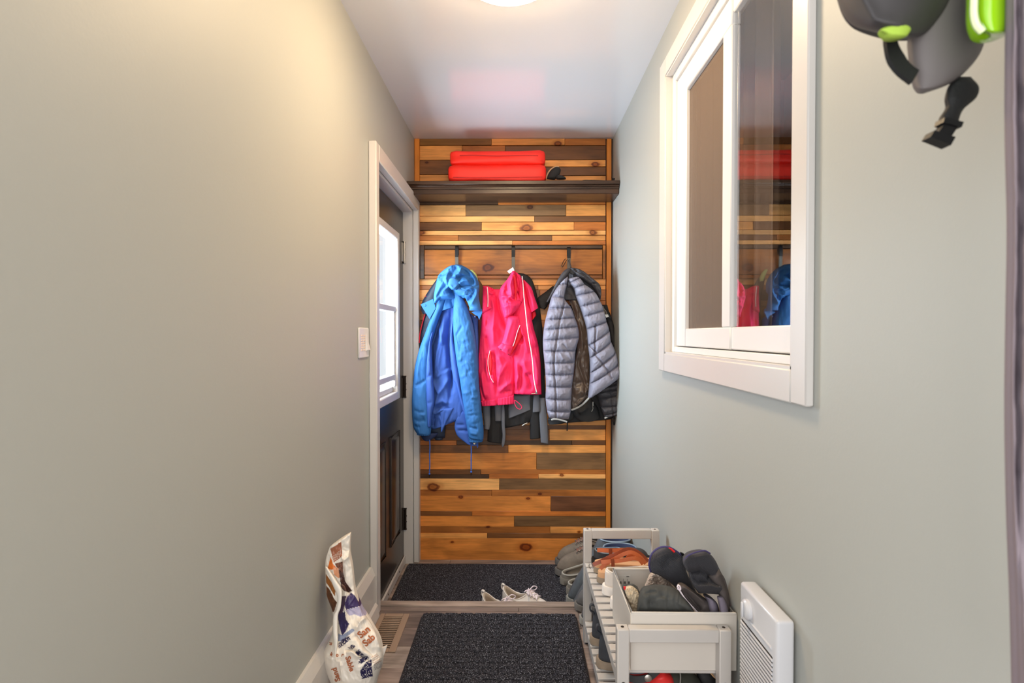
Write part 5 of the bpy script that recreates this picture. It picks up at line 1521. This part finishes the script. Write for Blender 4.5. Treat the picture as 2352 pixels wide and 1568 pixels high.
LC = lambda x, y: (1340 + x * 0.1212, 1210 + y * 0.1212)
MT['leather'] = M('cognac_leather', (186, 92, 42), 0.42, spec=0.5, var=(30, 0.15), bump=(200, 0.15))
MT['leatherdk'] = M('dark_cognac_leather', (140, 62, 30), 0.45, var=(30, 0.15))
MT['footbed'] = M('tan_footbed', (212, 164, 122), 0.6)


def px_ribbon(pts, Ys, w, t=0.0028, smooth=30):
    Ys = np.broadcast_to(np.asarray(Ys, float), (len(pts),))
    return ribbon(np.array([P(u, v, y) for (u, v), y in zip(pts, Ys)]), (0.1, -1, 0.35), w, t, smooth)


def footbed(x0, x1, y, z, rz=0.0):
    p = shoe_parts(L=x1 - x0, W=0.074, sole=0.020, fl=0.001)
    return xf(p['sole'], Matrix.Translation((x0, y, z)) @ Matrix.Rotation(rz, 4, 'Z'))


for k, (Y, lab) in enumerate(((1.862, 'brown leather strap sandal at the back of the top shelf'), (1.786, 'brown leather strap sandal with a ring buckle, in front of the other sandal'))):
    sd = thing('sandal', lab, 'sandal', (0.38, Y, SLZ[0]), 0, 'leather sandals on the top shelf')
    mk('sole', footbed(0.275, 0.51, Y, SLZ[0] + 0.0005), MT['gum'], sd, label='tan sole')
    mk('insole', footbed(0.279, 0.506, Y, SLZ[0] + 0.0185), MT['footbed'], sd)
    if k == 0:
        mk('strap', px_ribbon(lst(LC, (262, 436), (400, 440), (520, 445), (660, 440), (770, 436), (900, 450), (1010, 520)), Y + 0.0, 0.0145), MT['leather'], sd)
        mk('strap', px_ribbon(lst(LC, (500, 760), (515, 600), (515, 480), (512, 410)), Y - 0.006, 0.012, smooth=16), MT['leatherdk'], sd)
        mk('strap', px_ribbon(lst(LC, (760, 690), (860, 560), (960, 540), (1100, 690)), Y + 0.01, 0.013), MT['leather'], sd)
    else:
        mk('ankle_strap', px_ribbon(lst(LC, (160, 724), (320, 655), (480, 575), (640, 505), (770, 440), (870, 420), (990, 450), (1110, 535), (1225, 650)), [Y - 0.03, Y - 0.03, Y - 0.025, Y - 0.02, Y - 0.01, Y, Y, Y, Y], 0.0125), MT['leatherdk'], sd)
        mk('strap', px_ribbon(lst(LC, (320, 790), (420, 705), (560, 620), (740, 525), (880, 478), (985, 505), (1090, 580), (1180, 690)), Y - 0.035, 0.0125), MT['leather'], sd)
        mk('strap', px_ribbon(lst(LC, (335, 668), (480, 650), (640, 640), (800, 620), (930, 595), (1050, 610), (1130, 700)), Y - 0.05, 0.0125), MT['leather'], sd)
        mk('strap', px_ribbon(lst(LC, (545, 600), (560, 680), (558, 760), (552, 830)), Y - 0.056, 0.011, smooth=14), MT['leatherdk'], sd)
        rg = np.array([P(*LC(145 + 38 * math.cos(a), 736 + 46 * math.sin(a)), Y - 0.032) for a in np.linspace(0, 2 * PI, 18, endpoint=False)])
        mk('buckle', tube(rg, 0.0016, 6, closed=True), MT['steel'], sd)

# ---- white bin and what is in it
BX0, BX1, BY0, BY1, BZ0, BZ1 = 0.287, 0.5565, 1.314, 1.568, SLZ[0] + 0.0005, 0.459
bn = thing('storage_bin', 'white plastic open storage bin full of gloves on the rack', 'bin', ((BX0 + BX1) / 2, (BY0 + BY1) / 2, BZ0))
MT['bin'] = M('off_white_bin', (206, 199, 190), 0.45)
t = 0.004
mk('side', join(box(BX0, BX1, BY0, BY0 + t, BZ0, BZ1 - .001, .0012), box(BX0, BX1, BY1 - t, BY1, BZ0, BZ1 - .001, .0012), box(BX0, BX0 + t, BY0 + t, BY1 - t, BZ0, BZ1 - .001, .0012), box(BX1 - t, BX1, BY0 + t, BY1 - t, BZ0, BZ1 - .001, .0012)), MT['bin'], bn)
mk('base', box(BX0 + t, BX1 - t, BY0 + t, BY1 - t, BZ0, BZ0 + t), MT['bin'], bn)
r_ = 0.0035
mk('rim', tube([(BX0 + r_, BY0 + r_, BZ1), (BX1 - r_, BY0 + r_, BZ1), (BX1 - r_, BY1 - r_, BZ1), (BX0 + r_, BY1 - r_, BZ1)], r_ * 1.15, 8, closed=True), MT['bin'], bn)
lbl = mk('instruction_label', box(0.295, 0.340, BY1 - t - 0.0012, BY1 - t - 0.0002, BZ1 - 0.062, BZ1 - 0.018), M('label_paper', (206, 202, 194), 0.7), bn)
pm = M('label_print', (90, 86, 82), 0.7)
for x in (0.305, 0.318, 0.330):
    mk('print', join(box(x, x + 0.0008, BY1 - t - 0.0018, BY1 - t - 0.0013, BZ1 - 0.055, BZ1 - 0.028), box(x + .003, x + 0.008, BY1 - t - 0.0018, BY1 - t - 0.0013, BZ1 - 0.044, BZ1 - 0.036)), pm, lbl)
mk('print', box(0.328, 0.336, BY1 - t - 0.0018, BY1 - t - 0.0013, BZ1 - 0.023, BZ1 - 0.020), pm, lbl)

H = lambda x, y: (1410 + x * 0.1318, 1230 + y * 0.1318)
MT['rib'] = M('black_ribbed_knit', (70, 69, 74), 0.85, bump=(300, 0.2))
MT['purpleedge'] = M('dark_violet_edge', (66, 58, 108), 0.7)
MT['suede'] = M('dark_grey_suede', (82, 74, 72), 0.9, var=(26, 0.2), bump=(60, 0.2))
MT['lavsuede'] = M('lavender_grey_suede', (118, 110, 124), 0.85, var=(26, 0.15))
MT['blackfleece'] = M('washed_black_fleece', (70, 71, 69), 0.9, bump=(50, 0.4), var=(24, 0.25))
MT['sherpa'] = M('cream_sherpa', (214, 196, 168), 0.95, bump=(200, 1.0), var=(110, 0.3))
MT['fur'] = M('mottled_fur', (188, 170, 156), 0.95, bump=(260, 1.0), var=(130, 0.5))
MT['redtag'] = M('red_tag', (222, 30, 34), 0.6)

g1 = thing('ski_glove', 'black ribbed glove cuff with a red tag sticking out of the bin, left one', 'glove', tuple(P(1540, 1350, 1.45)))
mk('cuff', cloth(lst(H, (640, 340), (608, 500), (640, 630), (790, 690), (950, 790), (1090, 920), (1230, 1090)), lst(H, (920, 190), (1090, 262), (1205, 350), (1240, 480), (1270, 640), (1360, 820), (1480, 1060)), 1.46, 0.045, 0.035, 70, 150, ribs=(26, 0.0022), persp=True, wr=0.0015, seed=80, top=0.25,
                 folds=[(lst(H, (830, 580), (960, 400), (1160, 370)), 7, -0.008)]), MT['rib'], g1, sharp=180)
mk('edging', px_tube(lst(H, (640, 625), (612, 500), (650, 335), (740, 235), (860, 190), (980, 205), (1100, 275), (1170, 330)), [1.445, 1.43, 1.425, 1.425, 1.425, 1.425, 1.43, 1.44], 0.0024, 6, 40), MT['purpleedge'], g1, label='violet cuff edging')
mk('tag', cloth(lst(H, (945, 210), (1000, 255), (1045, 300)), lst(H, (985, 208), (1040, 245), (1072, 275)), 1.420, 0.004, 0.004, 10, 8, persp=True, wr=0), MT['redtag'], g1, label='red tag')
mk('clip', px_slab(lst(H, (1160, 285), (1220, 310), (1222, 350), (1195, 352), (1160, 320)), 1.44, 0.006), MT['black'], g1)

g2 = thing('ski_glove', 'black ribbed glove cuff folded over at the right wall side of the bin', 'glove', tuple(P(1630, 1360, 1.37)))
mk('cuff', cloth(lst(H, (1320, 340), (1225, 420), (1218, 500), (1260, 590), (1310, 660), (1335, 780), (1400, 900), (1480, 1000)), lst(H, (1590, 266), (1700, 340), (1780, 450), (1840, 580), (1890, 680), (1930, 800), (1950, 920), (1930, 1030)), 1.372, 0.046, 0.04, 90, 190, ribs=(34, 0.0022), persp=True, wr=0.0015, seed=81, top=0.3, bot=0.5,
                 folds=[(lst(H, (1290, 640), (1420, 620), (1500, 600), (1680, 700)), 6, -0.012), (lst(H, (1600, 740), (1660, 700), (1840, 860)), 5, -0.014), (lst(H, (1340, 790), (1480, 880), (1700, 870), (1930, 930)), 8, 0.012), (lst(H, (1350, 700), (1480, 800), (1640, 790)), 6, -0.008)]), MT['rib'], g2, sharp=180)
mk('hand', cloth(lst(H, (1640, 700), (1720, 850), (1820, 1000), (1870, 1150), (1900, 1380)), lst(H, (1830, 590), (1930, 740), (1980, 900), (2010, 1060), (2030, 1380)), 1.352, 0.024, 0.025, 50, 26, persp=True, wr=0.003, seed=82, folds=[(lst(H, (1860, 680), (2000, 950), (2090, 1200)), 5, -0.008)]), MT['suede'], g2, sharp=180)
mk('finger', cloth(lst(H, (1800, 1060), (1820, 1150), (1840, 1260), (1860, 1380)), lst(H, (1900, 1060), (1950, 1150), (1985, 1260), (2000, 1380)), 1.332, 0.014, 0.012, 30, 14, persp=True, wr=0.001), MT['lavsuede'], g2, sharp=180)
mk('edging', px_tube(lst(H, (1225, 430), (1290, 350), (1400, 300), (1500, 272), (1590, 262), (1680, 310)), 1.366, 0.0022, 6, 30), MT['purpleedge'], g2, label='violet cuff edging')
g3 = thing('suede_glove', 'dark grey suede glove with a pale seam at the front of the bin', 'glove', tuple(P(1600, 1380, 1.37)))
mk('hand', cloth(lst(H, (1110, 870), (1180, 990), (1260, 1110), (1370, 1230), (1500, 1372)), lst(H, (1230, 850), (1400, 980), (1560, 1080), (1680, 1180), (1760, 1372)), 1.372, 0.03, 0.03, 50, 34, persp=True, wr=0.002, seed=83, top=0.25,
                 folds=[(lst(H, (1200, 930), (1330, 1080), (1520, 1300)), 6, -0.016), (lst(H, (1180, 870), (1400, 1000), (1600, 1180)), 5, 0.010)]), MT['suede'], g3, sharp=180)
mk('finger', cloth(lst(H, (1560, 1040), (1620, 1130), (1640, 1250), (1650, 1372)), lst(H, (1700, 1080), (1790, 1160), (1830, 1260), (1850, 1372)), 1.365, 0.03, 0.025, 30, 22, persp=True, wr=0.002, seed=84), MT['lavsuede'], g3, sharp=180)
mk('seam', px_tube(lst(H, (1120, 900), (1170, 990), (1250, 1110), (1360, 1230), (1490, 1368)), 1.35, 0.0022, 6, 30), MT['piping'], g3, label='pale seam')
mk('loop', px_tube(lst(H, (1105, 900), (1120, 860), (1150, 880), (1160, 930), (1140, 945), (1110, 920)), 1.345, 0.002, 6, 20), MT['piping'], g3)
g4 = thing('fleece_glove', 'black glove lined with cream sherpa at the front left of the bin', 'glove', tuple(P(1500, 1390, 1.36)))
mk('hand', cloth(lst(H, (470, 985), (520, 915), (640, 880), (800, 872), (950, 890), (1090, 940), (1220, 1060), (1330, 1190), (1400, 1310)), lst(H, (405, 1350), (470, 1358), (600, 1362), (760, 1366), (920, 1370), (1080, 1372), (1220, 1372), (1330, 1372), (1415, 1372)), 1.365, 0.036, 0.03, 80, 40, persp=True, wr=0.003, seed=85,
                 folds=[(lst(H, (520, 1020), (640, 980), (760, 970)), 5, -0.004), (lst(H, (560, 1220), (700, 1110), (850, 1060), (1000, 1100)), 9, -0.006), (lst(H, (640, 1160), (800, 1090), (950, 1110), (1150, 1200), (1330, 1280)), 9, 0.007), (lst(H, (900, 1100), (1060, 1160), (1280, 1330)), 7, -0.005)]), MT['blackfleece'], g4, sharp=180)
mk('cuff', cloth(lst(H, (140, 900), (180, 850), (250, 858), (330, 846), (420, 905)), lst(H, (190, 1110), (240, 1130), (300, 1200), (400, 1200), (480, 1050)), 1.44, 0.02, 0.02, 40, 24, persp=True, wr=0.002, seed=86), MT['blackfleece'], g4, sharp=180)
mk('sherpa_lining', cloth(lst(H, (188, 930), (250, 885), (320, 885), (400, 940), (440, 1010)), lst(H, (225, 1090), (275, 1200), (340, 1345), (400, 1358), (412, 1200)), 1.415, 0.02, 0.02, 60, 40, persp=True, wr=0.004, wlen=3, wasp=1, seed=87), MT['sherpa'], g4, sharp=180, label='cream sherpa lining')
mk('tag', cloth(lst(H, (165, 885), (170, 920), (180, 950)), lst(H, (212, 885), (207, 915), (192, 950)), 1.40, 0.004, 0.004, 8, 8, persp=True, wr=0), MT['redtag'], g4, label='red tag')
g5 = thing('fur_hat', 'mottled cream fur trim lying deep in the bin behind the black gloves', 'hat', tuple(P(1515, 1330, 1.5)))
mk('fur', cloth(lst(H, (700, 662), (620, 720), (570, 830), (540, 920), (560, 1100)), lst(H, (860, 668), (960, 760), (1010, 850), (1060, 960), (1100, 1100)), 1.50, 0.035, 0.03, 70, 60, persp=True, wr=0.006, wlen=3.5, wasp=1, seed=88, top=0.4, folds=[(lst(H, (740, 690), (730, 780), (800, 860)), 4, -0.012)]), MT['fur'], g5, sharp=180)

# ---- below the bin, on the lower shelf
MT['redfoam'] = M('red_foam', (216, 44, 42), 0.5)
MT['darkgreen'] = M('dark_olive_suede', (52, 52, 44), 0.9, var=(30, 0.25))
cz = 1704
rc_ = thing('clog', 'red foam clog with a black strap on the lower shelf under the bin', 'shoe', tuple(P(1480, cz, 1.36)))
mk('body', cloth([(1446, 1556), (1440, 1570), (1437, 1620), (1440, cz)], [(1500, 1552), (1530, 1564), (1545, 1620), (1545, cz)], 1.37, 0.03, 0.04, 40, 30, wr=0.001, folds=[([(1460, 1552), (1468, 1572)], 5, -0.008)]), MT['redfoam'], rc_, sharp=180)
mk('upper', cloth([(1500, 1540), (1490, 1560), (1480, 1600)], [(1520, 1530), (1545, 1555), (1550, 1600)], 1.365, 0.03, 0.03, 24, 20, wr=0), MT['redfoam'], rc_, sharp=180)
mk('strap', px_ribbon([(1440, 1556), (1462, 1560), (1488, 1556), (1506, 1543), (1520, 1528)], 1.325, 0.016, 0.005, 24), MT['rubber'], rc_, label='black heel strap')
mk('rivet', lathe([(0.0095, 0), (0.0095, 0.003), (0.006, 0.005), (0, 0.005)], 16, Matrix.Translation(tuple(P(1488, 1556, 1.322))) @ Matrix.Rotation(PI / 2, 4, 'X')), MT['steel'], rc_)
mk('rim', px_tube([(1441, 1544), (1460, 1546), (1482, 1543), (1504, 1533)], 1.36, 0.002, 6, 16), MT['navyrim'], rc_)
bg_ = thing('suede_boot', 'dark olive suede boot on the lower shelf under the bin', 'boot', tuple(P(1560, cz, 1.38)))
mk('shaft', cloth([(1525, 1536), (1516, 1552), (1510, 1575), (1510, 1640), (1515, cz)], [(1582, 1534), (1598, 1550), (1612, 1572), (1630, 1640), (1630, cz)], 1.385, 0.04, 0.05, 50, 36, wr=0.003, seed=90, folds=[([(1515, 1556), (1545, 1562), (1560, 1568)], 4, 0.006)]), MT['darkgreen'], bg_, sharp=180)
mk('seam', px_tube([(1561, 1540), (1563, 1552), (1562, 1572)], 1.343, 0.0014, 6, 10), MT['dustysole'], bg_)
mk('pull_tab', px_slab([(1517, 1532), (1531, 1532), (1529, 1540), (1518, 1540)], 1.35, 0.005), M('mauve_tab', (176, 140, 180), 0.6), bg_, label='mauve pull tab')
cl_ = thing('slip_on_shoe', 'black shoe with a tan edge at the right end of the lower shelf', 'shoe', tuple(P(1620, cz, 1.37)))
mk('upper', cloth([(1600, 1534), (1604, 1560), (1640, 1620), (1640, cz)], [(1630, 1534), (1645, 1556), (1672, 1620), (1672, cz)], 1.40, 0.02, 0.03, 30, 20, wr=0.001), MT['blackcloth'], cl_, sharp=180)
mk('edge', px_tube([(1628, 1534), (1634, 1545), (1640, 1552), (1647, 1557)], 1.36, 0.0035, 6, 14), MT['tan'], cl_, label='tan edge')

# ---- wall heater
HX0, HX1, HY0, HY1, HZ0, HZ1 = 0.516, 0.553, 1.032, 1.204, 0.14, 0.598
ht_ = thing('wall_heater', 'small white panel heater with a round knob and louvres on the right wall', 'heater', (HX1, (HY0 + HY1) / 2, HZ0))
mk('casing', box(HX0, HX1, HY0, HY1, HZ0, HZ1, 0.007, 3), MT['heater'], ht_)
mk('bracket', join(box(HX1 - 0.001, XR - 0.0002, 1.06, 1.09, 0.48, 0.53), box(HX1 - 0.001, XR - 0.0002, 1.15, 1.18, 0.48, 0.53)), MT['heater'], ht_)
kb = mk('knob', lathe([(0.0215, 0.0), (0.0215, 0.006), (0.019, 0.009), (0.015, 0.011), (0, 0.011)], 24, Matrix.Translation((HX0, 1.160, 0.554)) @ Matrix.Rotation(-PI / 2, 4, 'Y')), MT['heater'], ht_)
mk('grip', box(HX0 - 0.016, HX0 - 0.0105, 1.156, 1.164, 0.537, 0.571, 0.002), MT['heater'], kb)
mk('ridge', tube([(HX0 - 0.0005, 1.172, 0.532), (HX0 - 0.0005, 1.052, 0.532)], 0.0026, 8), MT['heater'], ht_)
mk('slot_panel', box(HX0 - 0.0006, HX0 + 0.001, 1.048, 1.192, 0.17, 0.516), MT['slot'], ht_)
z = 0.512
first = None
while z > 0.175:
    if first is None:
        first = mk('louvre', prism([(HX0 - 0.0004, z), (HX0 - 0.0034, z - 0.0012), (HX0 - 0.003, z - 0.0042), (HX0 - 0.0004, z - 0.0047)], 1.046, 1.194, 'y'), MT['heater'], ht_)
        z0 = z
    else:
        c_ = first.copy()
        COL.objects.link(c_)
        c_.location.z += z - z0
    z -= 0.0092

# ================================================================== sand bag
J = lambda x, y: (740 + x * 0.2282, 1210 + y * 0.2282)
YS = 1.60
MT['bag'] = M('printed_woven_plastic', (236, 228, 216), 0.38, spec=0.5, attr=True, bump=(34, 0.35))
sb_ = thing('sand_bag', 'half-empty printed bag of sand slumped against the left baseboard', 'bag', (-0.53, 1.6, 0.0))
bl = lst(J, (75, 200), (35, 330), (33, 480), (45, 680), (100, 840), (105, 960), (92, 1090), (38, 1200), (12, 1290), (25, 1420), (80, 1560), (130, 1700), (160, 1840))
br = lst(J, (285, 62), (276, 250), (302, 420), (332, 650), (400, 830), (452, 905), (520, 1010), (588, 1130), (615, 1280), (606, 1380), (565, 1500), (535, 1640), (510, 1820))
bfold = [(lst(J, (80, 210), (200, 140), (280, 70)), 5, 0.004), (lst(J, (280, 235), (200, 200)), 5, -0.008), (lst(J, (275, 290), (205, 345)), 4, 0.006), (lst(J, (210, 350), (220, 560), (300, 690)), 4, -0.008),
         (lst(J, (230, 560), (235, 900), (270, 980)), 4, 0.008), (lst(J, (230, 1240), (290, 1225), (400, 1290), (490, 1340)), 4.5, -0.012), (lst(J, (240, 1270), (300, 1250), (380, 1320)), 5, 0.010), (lst(J, (180, 1350), (205, 1568)), 3, 0.005),
         (lst(J, (450, 900), (380, 950), (330, 1040)), 6, 0.008), (lst(J, (520, 1020), (590, 1250)), 5, 0.006), (lst(J, (330, 1040), (430, 1200), (520, 1300)), 6, -0.008), (lst(J, (15, 1290), (110, 1340)), 4, 0.006), (lst(J, (100, 940), (125, 1050)), 4, -0.008)]
bagvf = cloth(bl, br, YS, persp=True, n=230, m=130, tb=0.05, tfs=[0.012, 0.016, 0.02, 0.022, 0.03, 0.035, 0.05, 0.07, 0.085, 0.09, 0.092, 0.085, 0.06], folds=bfold, wr=0.003, wlen=16, wasp=1.6, seed=95, top=0.6, bot=0.6)
uv = cloth.uv
buv, bY = cloth.front
cols = np.tile(np.array(lin((238, 230, 218))), (len(uv), 1))
PRINT = [
    ((168, 104, 76), [(82, 218), (192, 150), (203, 292), (116, 358)]),
    ((150, 98, 78), [(128, 370), (206, 345), (216, 480), (170, 450)]),
    ((224, 116, 40), [(86, 296), (108, 372), (150, 415), (110, 430), (52, 425)]),
    ((214, 150, 112), [(110, 405), (160, 410), (182, 470), (170, 520), (120, 480)]),
    ((104, 70, 62), [(165, 430), (216, 470), (230, 545), (300, 640), (270, 660), (215, 640), (190, 600)]),
    ((150, 92, 40), [(36, 470), (100, 560), (135, 620), (128, 700), (70, 600), (40, 560)]),
    ((124, 76, 44), [(40, 590), (70, 620), (120, 720), (150, 760), (120, 850), (100, 850), (45, 690)]),
    ((62, 48, 96), [(225, 780), (250, 700), (290, 660), (330, 690), (388, 792), (240, 832)]),
    ((70, 50, 76), [(190, 700), (245, 690), (225, 790), (205, 870), (165, 895), (160, 860)]),
    ((174, 168, 196), [(232, 836), (388, 795), (440, 885), (380, 900), (330, 880), (270, 890)]),
    ((52, 42, 88), [(160, 880), (230, 850), (238, 930), (272, 975), (230, 1060), (200, 1090), (165, 960)]),
    ((140, 150, 176), [(165, 1070), (200, 1090), (300, 1020), (330, 1040), (190, 1150), (155, 1150)]),
    ((40, 36, 76), [(158, 1180), (200, 1130), (270, 1095), (285, 1130), (215, 1190), (165, 1225)]),
    ((40, 36, 76), [(258, 1215), (300, 1180), (340, 1195), (310, 1230)]),
    ((40, 36, 76), [(330, 1262), (372, 1232), (392, 1262), (420, 1290), (360, 1290)]),
    ((40, 36, 76), [(362, 1372), (385, 1300), (470, 1300), (468, 1325), (400, 1370)]),
    ((40, 36, 76), [(380, 1450), (450, 1350), (495, 1330), (510, 1500), (400, 1530)]),
]
for c, poly in PRINT:
    pp = np.array([J(*q) for q in poly])
    m_ = inside(uv, pp)
    speck = vnoise(uv[:, 0] * 1.1, uv[:, 1] * 1.1, 7)
    if c in ((150, 98, 78), (104, 70, 62), (124, 76, 44)):
        lat = (np.sin((uv[:, 0] + uv[:, 1]) * 1.9) > 0.55) | (np.sin((uv[:, 0] - uv[:, 1]) * 1.9) > 0.55)
        cols[m_] = lin(c)
        cols[m_ & lat] = lin(tuple(int(v * 0.55) for v in c))
    elif c == (40, 36, 76):
        cols[m_ & (speck > -0.45)] = lin(c)
    else:
        cols[m_] = lin(c)
for k in range(5):                                     # small print and the white strokes on the brown panel
    for yy, x0, x1, c in ((1300 + k * 17, 490 + k * 8, 560 + k * 9, (196, 150, 120)), (1370 + k * 14, 525, 600, (120, 112, 116))):
        m_ = inside(uv, np.array([J(x0, yy + 12), J(x1, yy - 30), J(x1, yy - 24), J(x0, yy + 18)]))
        cols[m_] = lin(c)
    m_ = inside(uv, np.array([J(100, 300 + k * 12), J(185, 232 + k * 14), J(185, 236 + k * 14), J(100, 304 + k * 12)]))
    cols[m_] = lin((226, 206, 190))
mk('sack', bagvf, MT['bag'], sb_, cols=cols, sharp=180)
# folded-over edge of the open mouth
fe = cloth(lst(J, (30, 400), (95, 560), (150, 700), (140, 830), (112, 900), (108, 1040), (118, 1200), (121, 1345)), lst(J, (48, 400), (140, 535), (196, 635), (188, 800), (160, 890), (157, 1060), (158, 1150), (131, 1350)), YS - 0.05, 0.008, 0.006, 70, 14, persp=True, wr=0.001, tilt=-0.05, seed=96)
mk('folded_edge', fe, MT['bag'], sb_, cols=np.tile(np.array(lin((240, 234, 224))), (len(fe[0]), 1)), sharp=180)
fb = cloth(lst(J, (285, 62), (230, 250), (230, 420), (250, 560), (300, 690)), lst(J, (290, 62), (281, 240), (304, 420), (326, 560), (334, 690)), YS + 0.02, 0.01, 0.01, 40, 12, wr=0.001, seed=97)
mk('back_panel', fb, MT['bag'], sb_, cols=np.tile(np.array(lin((236, 232, 226))), (len(fb[0]), 1)), sharp=180)
mk('bottom_corner', prism([(P(*J(600, 1215), YS)[0], P(*J(600, 1215), YS)[2]), (P(*J(655, 1190), YS)[0], P(*J(655, 1190), YS)[2]), (P(*J(615, 1310), YS)[0], P(*J(615, 1310), YS)[2])], YS - 0.004, YS + 0.004, 'y'),
   MT['canvas'], sb_)
MT['brownink'] = M('brown_ink', (176, 100, 60), 0.5)


def lettering(text, size, pos, ang, parent, mat, bold=0.03, squash=1.0):
    """letters printed on the sack: pos in photo pixels of the baseline start, size in pixels, ang clockwise degrees"""
    cu = bpy.data.curves.new('lettering', 'FONT')
    cu.body = text
    cu.offset = bold
    cu.size = 1.0
    cu.resolution_u = 3
    tmp = bpy.data.objects.new('lettering_tmp', cu)
    COL.objects.link(tmp)
    dg = bpy.context.evaluated_depsgraph_get()
    me = bpy.data.meshes.new_from_object(tmp.evaluated_get(dg))
    bm = bmesh.new()
    bm.from_mesh(me)
    bmesh.ops.triangulate(bm, faces=bm.faces[:])
    v, f = bm_out(bm)
    bpy.data.objects.remove(tmp)
    a = math.radians(ang)
    x, y = v[:, 0] * size, -v[:, 1] * size * squash
    px = np.stack([pos[0] + x * math.cos(a) - y * math.sin(a), pos[1] + x * math.sin(a) + y * math.cos(a)], -1)
    flat, fy = buv.reshape(-1, 2), bY.reshape(-1)
    Yp = []
    for q in px:
        d = ((flat - q) ** 2).sum(1)
        k = np.argpartition(d, 6)[:6]
        w = 1 / (d[k] + 0.05)
        Yp.append((fy[k] * w).sum() / w.sum())
    Yp = np.array(Yp) - 0.003
    base = PA(px, Yp)
    return mk('lettering', (base, f), mat, parent, sharp=0)


lettering('San', 22, J(388, 1122), -40, sb_, MT['brownink'])
lettering('Sab', 22, J(440, 1206), -42, sb_, MT['brownink'])
lettering('Sable', 17, J(232, 1310), 72, sb_, MT['brownink'])
lettering('Sand', 17, J(182, 1545), -108, sb_, MT['brownink'])
lettering('o', 12, J(138, 1305), -5, sb_, MT['brownink'])
lettering('r', 12, J(190, 1300), 15, sb_, MT['brownink'])
lettering('k', 12, J(75, 1290), 25, sb_, MT['brownink'])
lettering('al', 10, J(92, 1190), -75, sb_, MT['brownink'])

# ================================================================== helmets and cloth on the right wall, close by
K = lambda x, y: (1880 + x * 0.2551, y * 0.2551)
MT['helmet'] = M('matte_grey_shell', (50, 47, 48), 0.6)
MT['visor'] = M('grey_visor', (98, 92, 92), 0.6)
MT['limeshell'] = M('lime_gloss_shell', (142, 196, 8), 0.16, coat=0.6)
MT['limeglint'] = M('pale_lime_glint', (214, 226, 176), 0.4)
MT['strap'] = M('black_webbing', (9, 9, 10), 0.7, bump=(400, 0.4))
hl = thing('helmet', 'grey helmet with a visor and a dangling black chin strap on the right wall', 'helmet', tuple(P(2080, -80, 0.55)))
mk('shell', cloth([(2010, -330), (1935, -260), (1905, -120), (1925, 0), (1953, 54), (2005, 73), (2060, 83)], [(2110, -330), (2200, -260), (2235, -100), (2200, 0), (2160, 55), (2125, 82), (2095, 86)], 0.565, 0.075, 0.012, 70, 50, wr=0.0, persp=True, top=0.3, bot=0.4, folds=[([(1960, -40), (2010, 45), (2100, 60)], 14, 0.004)]), MT['helmet'], hl, sharp=180)
mk('visor', cloth([(2125, -60), (2110, 20), (2086, 84), (2086, 125), (2092, 165), (2097, 195), (2108, 212)], [(2235, -60), (2243, 10), (2258, 60), (2262, 95), (2240, 140), (2190, 188), (2124, 214)], 0.545, 0.022, 0.006, 60, 40, wr=0, persp=True, top=0.6, bot=0.4), MT['visor'], hl, sharp=180, label='lighter grey visor')
mk('liner', cloth(lst(K, (650, 220), (560, 265), (600, 300)), lst(K, (790, 205), (832, 260), (800, 320)), 0.492, 0.006, 0.012, 16, 16, wr=0.0008, persp=True, seed=99), M('lime_fleece_liner', (150, 178, 62), 0.8), hl, sharp=180, label='lime fabric liner')
mk('strap', px_ribbon(lst(K, (648, 310), (650, 400), (690, 520), (760, 620), (860, 700)), 0.52, [0.011, 0.014, 0.02, 0.02, 0.02], 0.004, 24), MT['strap'], hl)
mk('strap', cloth(lst(K, (1250, 690), (1180, 770), (1148, 880), (1160, 960), (1110, 1040), (1090, 1090)), lst(K, (1370, 690), (1445, 780), (1420, 880), (1310, 980), (1270, 1060), (1262, 1110)), 0.54, 0.008, 0.008, 40, 20, wr=0.0008, persp=True, seed=98), MT['strap'], hl, sharp=180)
for nm, poly, dy in (('buckle', [(1095, 1078), (1265, 1118), (1245, 1165), (1082, 1122)], 0.012), ('buckle_body', [(1105, 1125), (1222, 1155), (1172, 1235), (1052, 1200)], 0.009), ('buckle_base', [(1005, 1192), (1192, 1252), (1150, 1325), (966, 1252)], 0.012)):
    mk(nm, px_slab(lst(K, *poly), 0.538, dy), MT['black'], hl)
lh = thing('helmet', 'glossy lime-green helmet in the top right corner', 'helmet', tuple(P(2280, -40, 0.5)))
mk('shell', cloth([(2262, -160), (2238, -80), (2234, 0), (2234, 35), (2240, 58), (2254, 74), (2272, 83)], [(2330, -160), (2345, -80), (2345, 0), (2344, 35), (2338, 58), (2324, 74), (2304, 84)], 0.50, 0.030, 0.02, 50, 40, wr=0, persp=True, top=0.3, bot=0.35), MT['limeshell'], lh, sharp=180)
mk('rim', px_tube([(2241, -80), (2237, 0), (2237, 35), (2243, 58), (2256, 73)], 0.462, 0.0028, 8, 24), MT['limeglint'], lh, label='pale edge highlight')  # pale tube painted as the highlight along the glossy shell edge
MT['mauve'] = M('mauve_grey_cloth', (126, 114, 120), 0.85, bump=(300, 0.2))
mc = mk('hanging_garment', cloth([(2330, -260), (2325, 100), (2324, 300), (2329, 520), (2325, 760), (2323, 960), (2327, 1180), (2335, 1380), (2340, 1568), (2346, 1800)], [(2470, -260), (2475, 100), (2480, 300), (2480, 520), (2480, 760), (2480, 960), (2480, 1180), (2480, 1380), (2480, 1568), (2470, 1800)], 0.46, 0.02, 0.02, 90, 40, persp=True,
                                folds=[([(2340, -200), (2345, 500), (2338, 900), (2350, 1500)], 8, -0.008), ([(2352, 1000), (2345, 1250), (2360, 1600)], 6, 0.006)], wr=0.003, seed=100), MT['mauve'], sharp=180)
tag(mc, 'mauve-grey garment hanging down the right edge of the right wall', 'garment')
